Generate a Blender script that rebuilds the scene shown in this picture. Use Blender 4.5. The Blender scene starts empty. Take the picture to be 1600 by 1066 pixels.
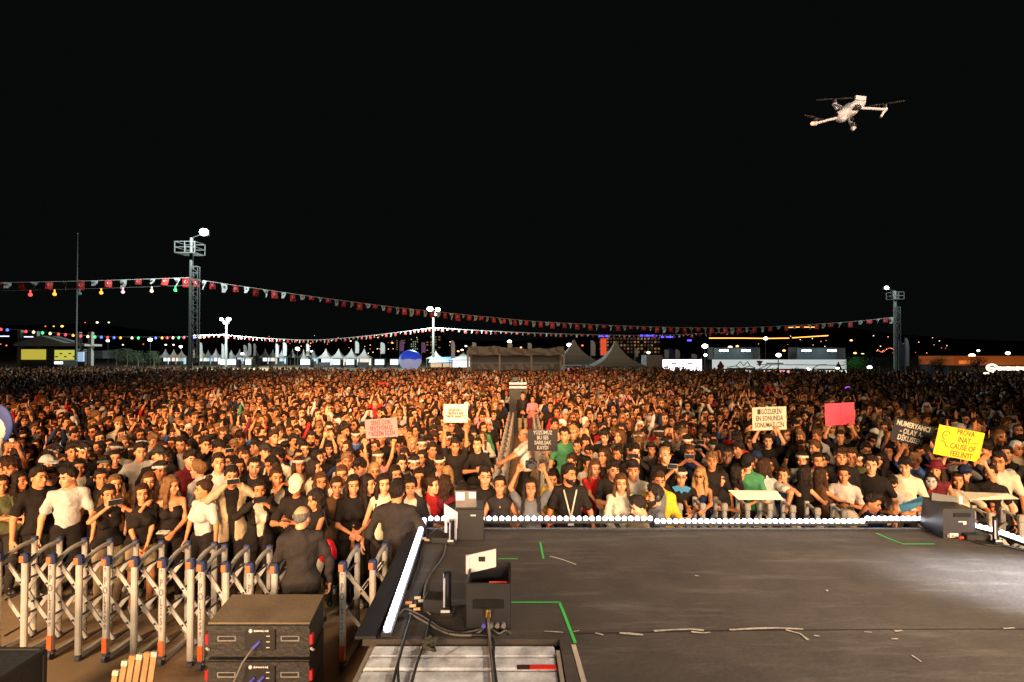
import bpy, math, random
import numpy as np
from mathutils import Vector, Matrix, Euler
R = math.radians
sc = bpy.context.scene
col = sc.collection
random.seed(7); rng = np.random.default_rng(7)

# ------------------------------------------------------------------ camera, sky, light, exposure
F = 850.0; CZ = 3.4; PITCH = math.atan(15/850)
cam_d = bpy.data.cameras.new('camera'); cam = bpy.data.objects.new('camera', cam_d); col.objects.link(cam)
cam.location = (0, 0, CZ); cam.rotation_euler = (R(90)+PITCH, 0, 0)
cam_d.sensor_width = 36; cam_d.lens = F/1600*36; cam_d.clip_start = 0.05; cam_d.clip_end = 5000
sc.camera = cam
world = bpy.data.worlds.new('World'); sc.world = world; world.use_nodes = True
bg = world.node_tree.nodes['Background']
bg.inputs['Color'].default_value = (0.55, 0.62, 0.62, 1); bg.inputs['Strength'].default_value = 0.0042
sc.view_settings.view_transform = 'Standard'; sc.view_settings.look = 'None'
sc.view_settings.exposure = 0; sc.view_settings.gamma = 1
sc.cycles.use_denoising = True
sc.cycles.max_bounces = 4; sc.cycles.diffuse_bounces = 2; sc.cycles.glossy_bounces = 2; sc.cycles.transparent_max_bounces = 4
sc.cycles.use_adaptive_sampling = True

def spot(name, loc, aim, power, colr, angle, blend=0.6, size=0.25):
    d = bpy.data.lights.new(name, 'SPOT'); d.energy = power; d.color = colr
    d.spot_size = R(angle); d.spot_blend = blend; d.shadow_soft_size = size
    o = bpy.data.objects.new(name, d); col.objects.link(o); o.location = loc
    o.rotation_euler = (Vector(aim)-Vector(loc)).to_track_quat('-Z', 'Y').to_euler()
    return o
WARM = (1.0, 0.67, 0.38); AMBER = (1.0, 0.53, 0.25)
# stage wash lamps hanging over the stage behind the photographer
spot('stage_wash_lamp', (-9, -6, 6.5), (-4.6, 12, 0.6), 15500, WARM, 56, 0.9, 1.6)
spot('stage_wash_lamp', (9, -6, 6.5), (3.6, 12.5, 0.6), 15500, WARM, 54, 0.9, 1.6)
spot('crowd_amber_lamp', (-1, -7, 13), (-3, 22.5, 1.2), 62000, AMBER, 38, 1.0, 1.5)
spot('crowd_amber_lamp', (-14, -4, 9), (-11, 17, 1.2), 19000, AMBER, 46, 1.0, 1.2)
spot('crowd_fill_lamp', (-3.5, -6, 3.0), (-4.5, 9, 1.5), 13500, (1.0, .58, .31), 50, 1.0, 1.4)  # added low frontal fill, softens the shadows between the heads
spot('crowd_fill_lamp', (4, -6, 3.0), (4.0, 9, 1.5), 11500, (1.0, .62, .34), 50, 1.0, 1.4)  # its right-hand twin, also added as fill for the crowd
spot('stage_fill_lamp', (2, -5, 4.6), (2.2, 4.4, 1.2), 1900, (1.0, 0.84, 0.70), 80, 0.8, 0.4)  # added frontal fill for the deck, the drone and the front rows
spot('stage_deck_lamp', (7.2, 6.2, 8), (2.2, 3.8, 1.2), 2900, (1.0, 0.80, 0.62), 62, 0.8, 0.3)
spot('stage_beam_lamp', (10.5, 3.0, 4.6), (5.5, 4.9, 1.2), 24000, (0.85, 0.9, 1.0), 17, 0.9, 0.1)

# ------------------------------------------------------------------ helpers
def px_ray(px, py):
    c, s = math.cos(PITCH), math.sin(PITCH); u = 533-py
    return Vector((px-800, F*c-u*s, F*s+u*c))
def at(px, py, Y):            # point seen at a pixel, Y metres ahead
    r = px_ray(px, py); return Vector((0, 0, CZ)) + r*(Y/r.y)
def onz(px, py, z):           # point seen at a pixel on the level z
    r = px_ray(px, py); return Vector((0, 0, CZ)) + r*((z-CZ)/r.z)
def tag(o, label=None, cat=None, group=None, kind=None):
    if label: o['label'] = label
    if cat: o['category'] = cat
    if group: o['group'] = group
    if kind: o['kind'] = kind
    return o
def empty(name, loc=(0, 0, 0), rz=0, label=None, cat=None, group=None):
    o = bpy.data.objects.new(name, None); col.objects.link(o); o.location = loc; o.rotation_euler = (0, 0, rz)
    o.empty_display_size = 0.1
    return tag(o, label, cat, group)
def link(name, me, parent=None, loc=None, rot=None, color=None):
    o = bpy.data.objects.new(name, me); col.objects.link(o)
    if parent: o.parent = parent
    if loc is not None: o.location = loc
    if rot is not None: o.rotation_euler = rot
    if color is not None: o.color = (*color, 1)
    return o
def copy_tree(o, parent=None):
    c = o.copy(); col.objects.link(c); c.parent = parent
    for ch in list(o.children): copy_tree(ch, c)
    return c
def np_mesh(name, V, Q, mats=(), midx=None, smooth=True):     # Q: (n,4) or (n,3) array
    me = bpy.data.meshes.new(name); V = np.asarray(V, np.float32); Q = np.asarray(Q, np.int32)
    k = Q.shape[1]; n = len(Q)
    me.vertices.add(len(V)); me.vertices.foreach_set('co', V.ravel())
    me.loops.add(n*k); me.loops.foreach_set('vertex_index', Q.ravel())
    me.polygons.add(n); me.polygons.foreach_set('loop_start', np.arange(0, n*k, k, dtype=np.int32))
    me.polygons.foreach_set('loop_total', np.full(n, k, np.int32))
    if midx is not None: me.polygons.foreach_set('material_index', np.asarray(midx, np.int32))
    me.polygons.foreach_set('use_smooth', np.full(n, smooth))
    for m in mats: me.materials.append(m)
    me.update(calc_edges=True); me.validate()
    return me
class MB:
    def __init__(s): s.v = []; s.f = []; s.m = []; s.s = []
    def add(s, vs, fs, m=0, smooth=False):
        b = len(s.v); s.v += [tuple(v) for v in vs]; s.f += [tuple(b+i for i in f) for f in fs]
        s.m += [m]*len(fs); s.s += [smooth]*len(fs); return s
    def box(s, c, d, rz=0, m=0, M=None, bev=0):
        x, y, z = d[0]/2, d[1]/2, d[2]/2
        if bev:
            b = bev; vs = []
            for sx in (-1, 1):
                for sy in (-1, 1):
                    for sz in (-1, 1):
                        vs += [(sx*x, sy*(y-b), sz*(z-b)), (sx*(x-b), sy*y, sz*(z-b)), (sx*(x-b), sy*(y-b), sz*z)]
            I = lambda a, b_, c_, k: ((a*4+b_*2+c_)*3+k)
            fs = [[I(a,0,0,0),I(a,1,0,0),I(a,1,1,0),I(a,0,1,0)][::(-1 if a == 0 else 1)] for a in (0, 1)]
            fs += [[I(0,a,0,1),I(1,a,0,1),I(1,a,1,1),I(0,a,1,1)][::(1 if a == 0 else -1)] for a in (0, 1)]
            fs += [[I(0,0,a,2),I(1,0,a,2),I(1,1,a,2),I(0,1,a,2)][::(-1 if a == 0 else 1)] for a in (0, 1)]
            for a in (0, 1):
                for b_ in (0, 1):
                    fs.append([I(a,b_,0,0),I(a,b_,1,0),I(a,b_,1,1),I(a,b_,0,1)])
                    fs.append([I(a,0,b_,0),I(a,1,b_,0),I(a,1,b_,2),I(a,0,b_,2)])
                    fs.append([I(0,a,b_,1),I(1,a,b_,1),I(1,a,b_,2),I(0,a,b_,2)])
                    for c_ in (0, 1): fs.append([I(a,b_,c_,0),I(a,b_,c_,1),I(a,b_,c_,2)])
        else:
            vs = [(sx*x, sy*y, sz*z) for sx in (-1, 1) for sy in (-1, 1) for sz in (-1, 1)]
            fs = [(0,1,3,2),(4,6,7,5),(0,4,5,1),(2,3,7,6),(0,2,6,4),(1,5,7,3)]
        T = Matrix.Translation(c) @ (M if M is not None else Matrix.Rotation(rz, 4, 'Z'))
        return s.add([T @ Vector(v) for v in vs], fs, m)
    def bar(s, a, b, w, t=None, m=0, up=(0, 0, 1)):          # rectangular bar from a to b
        a, b = Vector(a), Vector(b); t = t or w; d = (b-a); L = d.length; d.normalize()
        u = Vector(up)
        if abs(d.dot(u)) > .98: u = Vector((0, 1, 0))
        x = d.cross(u).normalized(); y = x.cross(d)
        M = Matrix((x, d, y)).transposed().to_4x4()
        return s.box((a+b)/2, (w, L, t), M=M, m=m)
    def tube(s, pts, r, n=8, m=0, cap=True):
        pts = [Vector(p) for p in pts]; rr = r if isinstance(r, (list, tuple)) else [r]*len(pts)
        vs = []; prev = None
        for i, p in enumerate(pts):
            d = (pts[min(i+1, len(pts)-1)]-pts[max(i-1, 0)]).normalized()
            if prev is None:
                u = Vector((0, 0, 1)) if abs(d.z) < .9 else Vector((1, 0, 0)); x = d.cross(u).normalized()
            else: x = (prev-d*prev.dot(d)).normalized()
            prev = x; y = d.cross(x)
            vs += [p+(x*math.cos(2*math.pi*k/n)+y*math.sin(2*math.pi*k/n))*rr[i] for k in range(n)]
        fs = [(i*n+k, i*n+(k+1) % n, (i+1)*n+(k+1) % n, (i+1)*n+k) for i in range(len(pts)-1) for k in range(n)]
        s.add(vs, fs, m, True)
        if cap: s.add(vs[:n], [tuple(range(n))[::-1]], m); s.add(vs[-n:], [tuple(range(n))], m)
        return s
    def ball(s, c, r, n=10, k=7, m=0, M=None):
        r = (r, r, r) if not isinstance(r, (tuple, list)) else r; c = Vector(c); vs = []
        for i in range(k+1):
            t = math.pi*i/k
            for j in range(n):
                a = 2*math.pi*j/n; v = Vector((r[0]*math.sin(t)*math.cos(a), r[1]*math.sin(t)*math.sin(a), r[2]*math.cos(t)))
                vs.append(c+(M @ v if M is not None else v))
        fs = [(i*n+j, (i+1)*n+j, (i+1)*n+(j+1) % n, i*n+(j+1) % n) for i in range(k) for j in range(n)]
        return s.add(vs, fs, m, True)
    def prism(s, poly, z0, z1, m=0):
        n = len(poly); vs = [(x, y, z0) for x, y in poly]+[(x, y, z1) for x, y in poly]
        fs = [tuple(range(n))[::-1], tuple(range(n, 2*n))]+[(i, (i+1) % n, n+(i+1) % n, n+i) for i in range(n)]
        return s.add(vs, fs, m)
    def mesh(s, name, mats):
        me = bpy.data.meshes.new(name); me.from_pydata(s.v, [], s.f)
        for m in (mats if isinstance(mats, (list, tuple)) else [mats]): me.materials.append(m)
        me.polygons.foreach_set('material_index', s.m); me.polygons.foreach_set('use_smooth', s.s); me.update()
        return me
    def build(s, name, mats, parent=None, loc=None, rot=None, color=None):
        return link(name, s.mesh(name, mats), parent, loc, rot, color)

# ------------------------------------------------------------------ materials
def mat(name, c=(.5, .5, .5), rough=.6, metal=0, var=0.0, scale=8, bump=0, emit=None, strength=0, objcol=False, sample=True, coat=0, vcol=False, spec=.5):
    m = bpy.data.materials.new(name); m.use_nodes = True; nt = m.node_tree; N, L = nt.nodes, nt.links
    b = N['Principled BSDF']; b.inputs['Roughness'].default_value = rough; b.inputs['Metallic'].default_value = metal
    b.inputs['Base Color'].default_value = (*c, 1); b.inputs['Coat Weight'].default_value = coat; b.inputs['Specular IOR Level'].default_value = spec
    src = None
    if objcol: src = N.new('ShaderNodeObjectInfo').outputs['Color']
    if vcol:
        a = N.new('ShaderNodeAttribute'); a.attribute_name = 'col'; src = a.outputs['Color']
    if var or bump:
        tc = N.new('ShaderNodeTexCoord'); ns = N.new('ShaderNodeTexNoise'); ns.inputs['Scale'].default_value = scale; ns.inputs['Detail'].default_value = 5
        L.new(tc.outputs['Object'], ns.inputs['Vector'])
        if var:
            mr = N.new('ShaderNodeMapRange'); mr.inputs[1].default_value = .25; mr.inputs[2].default_value = .75
            mr.inputs[3].default_value = 1-var; mr.inputs[4].default_value = 1+var
            L.new(ns.outputs['Fac'], mr.inputs[0])
            mx = N.new('ShaderNodeVectorMath'); mx.operation = 'SCALE'
            if src is not None: L.new(src, mx.inputs[0])
            else: mx.inputs[0].default_value = c
            L.new(mr.outputs[0], mx.inputs['Scale']); src = mx.outputs[0]
        if bump:
            bp = N.new('ShaderNodeBump'); bp.inputs['Strength'].default_value = bump; bp.inputs['Distance'].default_value = .035
            L.new(ns.outputs['Fac'], bp.inputs['Height']); L.new(bp.outputs[0], b.inputs['Normal'])
    if src is not None: L.new(src, b.inputs['Base Color'])
    if emit:
        b.inputs['Emission Color'].default_value = (*emit, 1); b.inputs['Emission Strength'].default_value = strength
        if not sample: m.cycles.emission_sampling = 'NONE'
    return m
SKIN = mat('skin', objcol=True, rough=.5, spec=.3, var=.08, scale=9)
EYE = mat('eye', (.02, .012, .01), .3); BROW = mat('brow', (.025, .015, .01), .8); LIP = mat('lip', (.38, .12, .09), .5)
CLOTH = mat('cloth', objcol=True, rough=.85, spec=.08, var=.16, scale=8, bump=1.0)
HAIR = mat('hair', objcol=True, rough=.5, spec=.2, var=.45, scale=1, bump=.8)
for n_ in list(HAIR.node_tree.nodes):
    if n_.bl_idname == 'ShaderNodeTexNoise':
        mp_ = HAIR.node_tree.nodes.new('ShaderNodeMapping'); mp_.inputs['Scale'].default_value = (90, 90, 9); l_ = n_.inputs['Vector'].links[0].from_socket
        HAIR.node_tree.links.new(l_, mp_.inputs[0]); HAIR.node_tree.links.new(mp_.outputs[0], n_.inputs['Vector'])
LEATH = mat('shoe_leather', objcol=True, rough=.5)
PLAST = mat('black_plastic', (.012, .012, .013), .45, var=.2, scale=20)
ALU = mat('aluminium', (.44, .425, .395), .45, .25, var=.12, scale=14)
WHITEP = mat('white_plastic', (.72, .72, .72), .4, var=.05)

# ------------------------------------------------------------------ smooth bodies: distance fields meshed with surface nets
def nets(D, o, h):
    ins = D < 0; sh = np.array(D.shape); cs = sh-1
    S = np.zeros((*cs, 3), np.float32); C = np.zeros(cs, np.int32); edges = []
    for ax in range(3):
        a = [slice(None)]*3; b = [slice(None)]*3; a[ax] = slice(0, -1); b[ax] = slice(1, None)
        A, B = D[tuple(a)], D[tuple(b)]; m = (A < 0) != (B < 0); idx = np.argwhere(m)
        ot = [i for i in range(3) if i != ax]
        ok = np.all((idx[:, ot] > 0) & (idx[:, ot] < cs[ot]), axis=1); idx = idx[ok]
        va, vb = A[tuple(idx.T)], B[tuple(idx.T)]; p = idx.astype(np.float32); p[:, ax] += va/(va-vb)
        cells = []
        for d1, d2 in ((0, 0), (-1, 0), (-1, -1), (0, -1)):
            c = idx.copy(); c[:, ot[0]] += d1; c[:, ot[1]] += d2; cells.append(c)
            np.add.at(S, tuple(c.T), p); np.add.at(C, tuple(c.T), 1)
        edges.append((ax, cells, va < 0))
    ids = -np.ones(cs, np.int64); act = C > 0; n = int(act.sum()); ids[act] = np.arange(n)
    V = S[act]/C[act][:, None]*h+np.asarray(o, np.float32); Q = []
    for ax, cells, neg in edges:
        q = np.stack([ids[tuple(c.T)] for c in cells], 1)
        flip = neg if ax != 1 else ~neg
        q[~flip] = q[~flip][:, ::-1]; Q.append(q)
    return V, np.concatenate(Q)
def grid(lo, hi, h):
    ax = [np.arange(l, u+h, h, dtype=np.float32) for l, u in zip(lo, hi)]
    return np.stack(np.meshgrid(*ax, indexing='ij'), -1)
def cone(P, a, b, ra, rb, fl=None):       # tapered capsule; fl flattens it along y
    a = np.asarray(a, np.float32); b = np.asarray(b, np.float32); Q = P
    if fl: k = np.array([1, fl, 1], np.float32); Q = P*k; a = a*k; b = b*k
    d = b-a; t = np.clip(((Q-a) @ d)/max(float(d @ d), 1e-9), 0, 1)
    r = np.sqrt(((Q-a-t[..., None]*d)**2).sum(-1))-(ra+(rb-ra)*t)
    return r/(fl if fl and fl > 1 else 1)
def ell(P, c, r):
    r = np.asarray(r, np.float32); q = (P-np.asarray(c, np.float32))/r
    k0 = np.sqrt((q*q).sum(-1))+1e-6; k1 = np.sqrt((q*q/(r*r)).sum(-1))+1e-6
    return k0*(k0-1)/k1*1.0
def smin(a, b, k):
    h = np.clip(.5+.5*(b-a)/k, 0, 1); return b+(a-b)*h-k*h*(1-h)
def wob(P, f, a, ph=0):
    return a*(np.sin(P[..., 0]*f+ph)*np.sin(P[..., 1]*f*1.3+1.7*ph)+np.sin(P[..., 2]*f*1.1+P[..., 0]*f*.7+ph))

def head_mesh(sex, h=.0105):
    f = sex == 'f'; P = grid((-.11, -.15, -.25), (.11, .13, .15), h)
    D = ell(P, (0, .012, .035), (.074, .094, .092))
    D = smin(D, ell(P, (0, -.022, -.045), (.056 if f else .062, .066, .072)), .03)
    D = smin(D, ell(P, (0, -.062, -.10), (.022 if f else .028, .024, .022)), .03)
    D = smin(D, cone(P, (0, .02, -.05), (0, .045, -.24), .046 if f else .054, .05 if f else .062), .02)
    for s in (-1, 1):
        D = smin(D, ell(P, (s*.042, -.058, -.03), (.022, .022, .02)), .02)
        D = -smin(-D, ell(P, (s*.03, -.092, .006), (.021, .02, .014)), .012)
        D = smin(D, ell(P, (s*.077, .012, -.012), (.009, .018, .03)), .006)
    D = smin(D, cone(P, (0, -.078, .012), (0, -.104, -.034), .009, .0145), .009)
    D = smin(D, ell(P, (0, -.084, -.066), (.022, .014, .011)), .012)
    D = smin(D, ell(P, (0, -.07, .033), (.05, .016, .010)), .016)
    V, Q = nets(D, (-.11, -.15, -.25), h)
    mb = MB()
    for s in (-1, 1):
        mb.ball((s*.029, -.078, .004), (.0155, .010, .0075), 8, 5, 1)
        mb.box((s*.031, -.086, .030), (.036, .012, .007 if f else .010), M=Matrix.Rotation(s*R(-8), 4, 'Y'), m=2)
    mb.ball((0, -.094, -.0665), (.021, .008, .0075 if f else .006), 8, 5, 3)
    nv = len(V); V = np.concatenate([V, np.array(mb.v, np.float32)])
    Q2 = np.array([list(x) if len(x) == 4 else list(x)+[x[-1]] for x in mb.f])+nv
    return V, np.concatenate([Q, Q2]), np.concatenate([np.zeros(len(Q), int), np.array(mb.m)])
HEADS = {s: head_mesh(s) for s in 'mf'}

def hand_mesh(kind):
    P = grid((-.03, -.085, -.09), (.21, .075, .06), .0062)
    D = ell(P, (.05, 0, 0), (.056, .043, .0165)); D = smin(D, cone(P, (-.02, 0, 0), (.02, 0, 0), .027, .026), .02)
    c = {'relax': (.35, .5, .35), 'grip': (1.0, 1.3, .9), 'open': (.08, .1, .08)}[kind]
    for i, (y, L) in enumerate(((.031, .072), (.0105, .080), (-.0105, .074), (-.031, .060))):
        p = np.array((.088-abs(y)*.25, y, 0.)); a = 0; sp = y*(3.2 if kind == 'open' else 1.2)
        for j, (fr, r0, r1) in enumerate(((.45, .0102, .0094), (.30, .0094, .0088), (.25, .0088, .0076))):
            a += c[j]; q = p+L*fr*np.array((math.cos(a)*math.cos(sp), math.sin(sp), -math.sin(a)))
            D = smin(D, cone(P, p, q, r0, r1), .003); p = q
    p = np.array((.012, .032, -.004)); q = p+np.array((.035, .030, -.012)); s = q+np.array((.030, .010, -.014 if kind != 'grip' else -.03))
    D = smin(D, cone(P, p, q, .0155, .012), .008); D = smin(D, cone(P, q, s, .012, .009), .004)
    return nets(D, (-.03, -.085, -.09), .0062)
HANDS = {k: hand_mesh(k) for k in ('relax', 'grip', 'open')}

HAIRS = {}
def hair_mesh(kind, h=.0125):
    if kind in HAIRS: return HAIRS[kind]
    long = kind in ('long', 'wavy', 'pony', 'veil'); lo = (-.15, -.14, -.42 if long else -.16); hi = (.15, .20, .20)
    P = grid(lo, hi, h); x, y, z = P[..., 0], P[..., 1], P[..., 2]
    t = {'buzz': .005, 'short': .013, 'quiff': .015, 'curly': .026, 'balding': .006}.get(kind, .012)
    D = ell(P, (0, .014, .040), (.075+t, .096+t, .093+t*1.15))
    if kind == 'quiff': D = smin(D, ell(P, (.012, -.055, .118), (.062, .05, .036)), .025)
    if kind == 'short': D = smin(D, ell(P, (-.01, -.03, .128), (.058, .06, .03)), .03)
    if kind == 'bob' or long:
        D = smin(D, ell(P, (0, .035, -.03), (.092, .074, .13)), .03)
    if kind in ('long', 'wavy'):
        w = .105 if kind == 'wavy' else .088
        D = smin(D, cone(P, (0, .06, -.05), (0, .085, -.34), w*.9, w*.75, 1.6), .04)
        for s in (-1, 1): D = smin(D, cone(P, (s*.085, 0, -.03), (s*.105, -.045, -.33), .034, .03), .03)
    if kind == 'pony':
        D = ell(P, (0, .014, .040), (.086, .107, .104))
        D = smin(D, ell(P, (0, .125, .06), (.04, .035, .04)), .02); D = smin(D, cone(P, (0, .14, .03), (0, .12, -.26), .034, .018), .03)
    if kind == 'bun': D = smin(D, ell(P, (0, .07, .145), (.045, .045, .04)), .015)
    # free the face, the neck and the ears along a hairline
    if long or kind == 'bob':
        zm = np.interp(y, [-.11, -.06, -.03, .005, .012], [.088, .070, .045, .0, -1]); D = np.maximum(D, np.minimum(zm-z, .066+.02*np.clip(-z*4, 0, 1)-np.abs(x)))
        D = np.maximum(D, -cone(P, (0, -.02, -.12), (0, -.09, -.40), .05, .07))
    else:
        rag = .012*np.sin(x*150+1)+.008*np.sin(x*67+y*40)
        fr = {'quiff': .058, 'curly': .068}.get(kind, .078)
        zm = np.interp(y, [-.11, -.06, -.03, .0, .03, .07], [fr+.005, fr-.01, .035, -.005, -.035, -.085]); D = np.maximum(D, (zm+rag-z)*.8)
    if kind == 'balding': D = np.maximum(D, -ell(P, (0, .02, .125), (.088, .125, .085)))
    D = D+(np.sin(np.arctan2(x, y-.02)*22+z*9)*.0045+wob(P, 60, .0035) if kind != 'curly' else wob(P, 70, .008))
    HAIRS[kind] = nets(D, lo, h); return HAIRS[kind]

def ik(S, T, a, b, pole):
    S, T = Vector(S), Vector(T); d = T-S; L = min(d.length, (a+b)*.995); L = max(L, abs(a-b)+.03); dn = d.normalized(); T = S+dn*L
    x = (a*a-b*b+L*L)/(2*L); hgt = math.sqrt(max(a*a-x*x, 1e-6)); p = Vector(pole); p = (p-dn*p.dot(dn)).normalized()
    return S+dn*x+p*hgt, T
POSES = {  # hands (person's left at +x, facing -y), elbow poles, hand kinds
 'down': ((.285, -.05, .865), (-.285, -.05, .865)), 'pockets': ((.21, -.06, .92), (-.21, -.06, .92)),
 'clasp': ((.035, -.25, 1.05), (-.035, -.25, 1.03)), 'low': ((.03, -.22, .86), (-.05, -.20, .88)),
 'cross': ((-.13, -.21, 1.20), (.13, -.24, 1.16)), 'phone': ((.055, -.33, 1.53), (-.07, -.33, 1.52)),
 'text': ((.05, -.30, 1.22), (-.06, -.29, 1.20)), 'phone_up': ((.10, -.24, 1.15), (-.17, -.22, 1.90)),
 'wave': ((.33, -.12, 1.98), (-.26, -.04, .82)), 'up': ((.24, -.10, 2.06), (-.24, -.10, 2.06)),
 'sign': ((.19, -.16, 2.02), (-.19, -.16, 2.02)), 'chin': ((.10, -.22, 1.12), (-.02, -.16, 1.47)),
 'lean': ((.16, -.48, 1.20), (-.10, -.46, 1.20)), 'heart': ((.06, -.20, 1.88), (-.06, -.20, 1.88)),
 'reach': ((.16, -.62, 1.22), (-.12, -.58, 1.18)), 'camera': ((.16, -.16, 1.92), (-.16, -.16, 1.93)),
 'hold': ((.10, -.30, 1.18), (-.10, -.26, .98)), 'face': ((.06, -.15, 1.50), (-.06, -.15, 1.50)),
}
def joints(p):
    sex = p.get('sex', 'm'); f = sex == 'f'; sq = p.get('squat', 0); ln = R(p.get('lean', 0)); tw = p.get('wide', 1.0)
    J = {}; hz = .93-sq; hip = Vector((0, 0, hz)); sw = (.146 if f else .168)*tw
    def up(x, y, z):
        v = Vector((x, y, z-.93)); c, s = math.cos(ln), math.sin(ln)
        return hip+Vector((v.x, v.y*c-v.z*s, v.y*s+v.z*c))
    J['pel'] = up(0, 0, .95); J['wa'] = up(0, -.005, 1.10); J['ch'] = up(0, 0, 1.28); J['nb'] = up(0, .012, 1.43); J['hd'] = up(0, -.012, 1.605)
    J['up'] = up
    lh, rh = POSES[p.get('pose', 'down')]; lh = p.get('lh', lh); rh = p.get('rh', rh)
    for s, k, T in ((1, 'L', lh), (-1, 'R', rh)):
        S = up(s*sw, .005, 1.385); T = Vector(T)+Vector((0, 0, -sq)) if p.get('absq', True) else Vector(T)
        pole = (s*.9, .25, -.8) if T.z < 1.6 else (s*1.0, -.2, -.2)
        E, W = ik(S, T, .285, .255, p.get('pole'+k, pole)); J['S'+k], J['E'+k], J['W'+k] = S, E, W
        H = Vector((s*(.092 if f else .088), 0, hz-.02)); A = Vector((s*(.10+sq*.15), .02+sq*.2, .09)); Kn, A = ik(H, A, .44, .42, (s*.1, -1, 0)); J['H'+k], J['K'+k], J['A'+k] = H, Kn, A
    return J
def zrot(yaw, pitch, roll=0): return Euler((pitch, roll, yaw), 'XYZ').to_matrix()
BODYC = {}
def body_parts(p, h=.0235, lod=0):
    """meshes of one figure: body (with head and hands), top, bottoms; shared by all with the same pose"""
    f = p.get('sex', 'm') == 'f'; J = joints(p); w = p.get('wide', 1.0); top = p.get('top', 'tee'); bot = p.get('bot', 'trousers')
    pts = np.array([list(J[k]) for k in J if k != 'up']); lo = pts.min(0)-.17; hi = pts.max(0)+.17; lo[2] = -.02; hi[2] = max(J['nb'].z+.1, J['WL'].z+.1, J['WR'].z+.1, J['EL'].z+.1, J['ER'].z+.1)
    if lod: lo[2] = max(lo[2], .75)
    P = grid(lo, hi, h)
    T = cone(P, J['pel'], J['wa'], .118 if f else .108, .088 if f else .102, 1.2)
    T = smin(T, cone(P, J['wa'], J['ch'], .086*w if f else .102*w, .106*w if f else .122*w, 1.28), .05)
    T = smin(T, cone(P, J['SL']+Vector((-.035, 0, .0)), J['SR']+Vector((.035, 0, .0)), .050, .050), .05)
    T = smin(T, ell(P, J['up'](0, .0, 1.33), (.140*w if not f else .118, .088, .12)), .04)
    if f:
        for s in (-1, 1): T = smin(T, ell(P, J['up'](s*.065, -.095, 1.24), (.058, .05, .058)), .035)
    T = smin(T, cone(P, J['up'](0, .012, 1.38), J['up'](0, .012, 1.47), .07, .05), .04)
    A = None; SLV = None; FA = None
    for k in 'LR':
        u = cone(P, J['S'+k], J['E'+k], .038 if f else .046, .033 if f else .039)
        lw = cone(P, J['E'+k], J['W'+k], .035 if f else .041, .022 if f else .027)
        a = smin(u, lw, .015); A = a if A is None else np.minimum(A, a)
        m = J['S'+k].lerp(J['E'+k], {'tank': .0, 'strap': 0, 'crop': .45}.get(top, .72))
        if top in ('long', 'jacket'):
            s_ = smin(cone(P, J['S'+k], J['E'+k], .058, .053), cone(P, J['E'+k], J['E'+k].lerp(J['W'+k], .97), .054, .042), .02)
        elif top in ('tank', 'strap', 'dress'): s_ = None
        else: s_ = cone(P, J['S'+k], m, .058, .060 if not f else .052)
        if s_ is not None: SLV = s_ if SLV is None else np.minimum(SLV, s_)
    L = cone(P, (J['HL']+Vector((-.03, 0, .03))), (J['HR']+Vector((.03, 0, .03))), (.105 if f else .094), (.105 if f else .094), 1.05)
    LG = None
    for k in 'LR':
        a = smin(cone(P, J['H'+k], J['K'+k], .080 if not f else .082, .054), cone(P, J['K'+k], J['A'+k], .056, .040), .02)
        LG = a if LG is None else np.minimum(LG, a)
    L = smin(L, LG, .025)
    B = smin(smin(T, L, .04), A, .022)
    FT = None
    for k in 'LR':
        a = cone(P, J['A'+k]+Vector((0, .03, -.045)), J['A'+k]+Vector((0, -.14, -.055)), .042, .036); B = smin(B, a, .02); FT = a if FT is None else np.minimum(FT, a)
    B = np.maximum(B, -P[..., 2])
    out = {'J': J, 'body': nets(B, lo, h)}
    inf = {'tank': .009, 'strap': .009, 'jacket': .026, 'long': .014}.get(top, .014)
    S = T-inf
    if top != 'strap': pass
    if SLV is not None: S = smin(S, SLV, .02)
    if p.get('top') in ('jacket',): S = np.minimum(S, smin(S, L-.034, .03))
    zc = P[..., 2]; up = J['up']
    S = S+wob(P, 24, .006, 1.3)+wob(P, 47, .004, .4)
    hem = {'crop': 1.12, 'jacket': .80, 'long': .88, 'dress': .5}.get(top, .90); hem += (J['pel'].z-.95)
    if p.get('tuck'): hem += .05
    S = np.minimum(S, smin(T-.02, L-.034, .03)) if hem < .95+(J['pel'].z-.95) else S
    S = np.maximum(S, hem-zc)
    nk = up(0, -.03 if top != 'polo' else -.02, 1.50); S = np.maximum(S, -cone(P, nk, up(0, .02, 1.62), .062, .08))
    if top in ('tank', 'strap', 'vneck', 'polo', 'dress'):
        dd = {'tank': .10, 'strap': .15, 'dress': .13}.get(top, .055); S = np.maximum(S, -cone(P, up(0, -.16, 1.47-dd*.4), up(0, -.11, 1.44-dd), .045 if dd > .06 else .03, .03 if dd > .06 else .012))
    if top == 'strap': S = np.maximum(S, zc-up(0, 0, 1.33).z)
    if top == 'jacket':
        wdg = np.abs(P[..., 0])-(.03+.05*np.clip((zc-1.0-(J['pel'].z-.95))/.4, 0, 1)); S2 = T-.012
        S2 = np.maximum(S2, (hem+.12)-zc); S2 = np.maximum(S2, -cone(P, nk, up(0, .02, 1.62), .06, .08))
        out['inner'] = nets(S2, lo, h) if not lod else None
        S = np.maximum(S, -np.maximum(wdg, P[..., 1]-J['wa'].y+.02))
    out['top'] = nets(S, lo, h)
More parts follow.
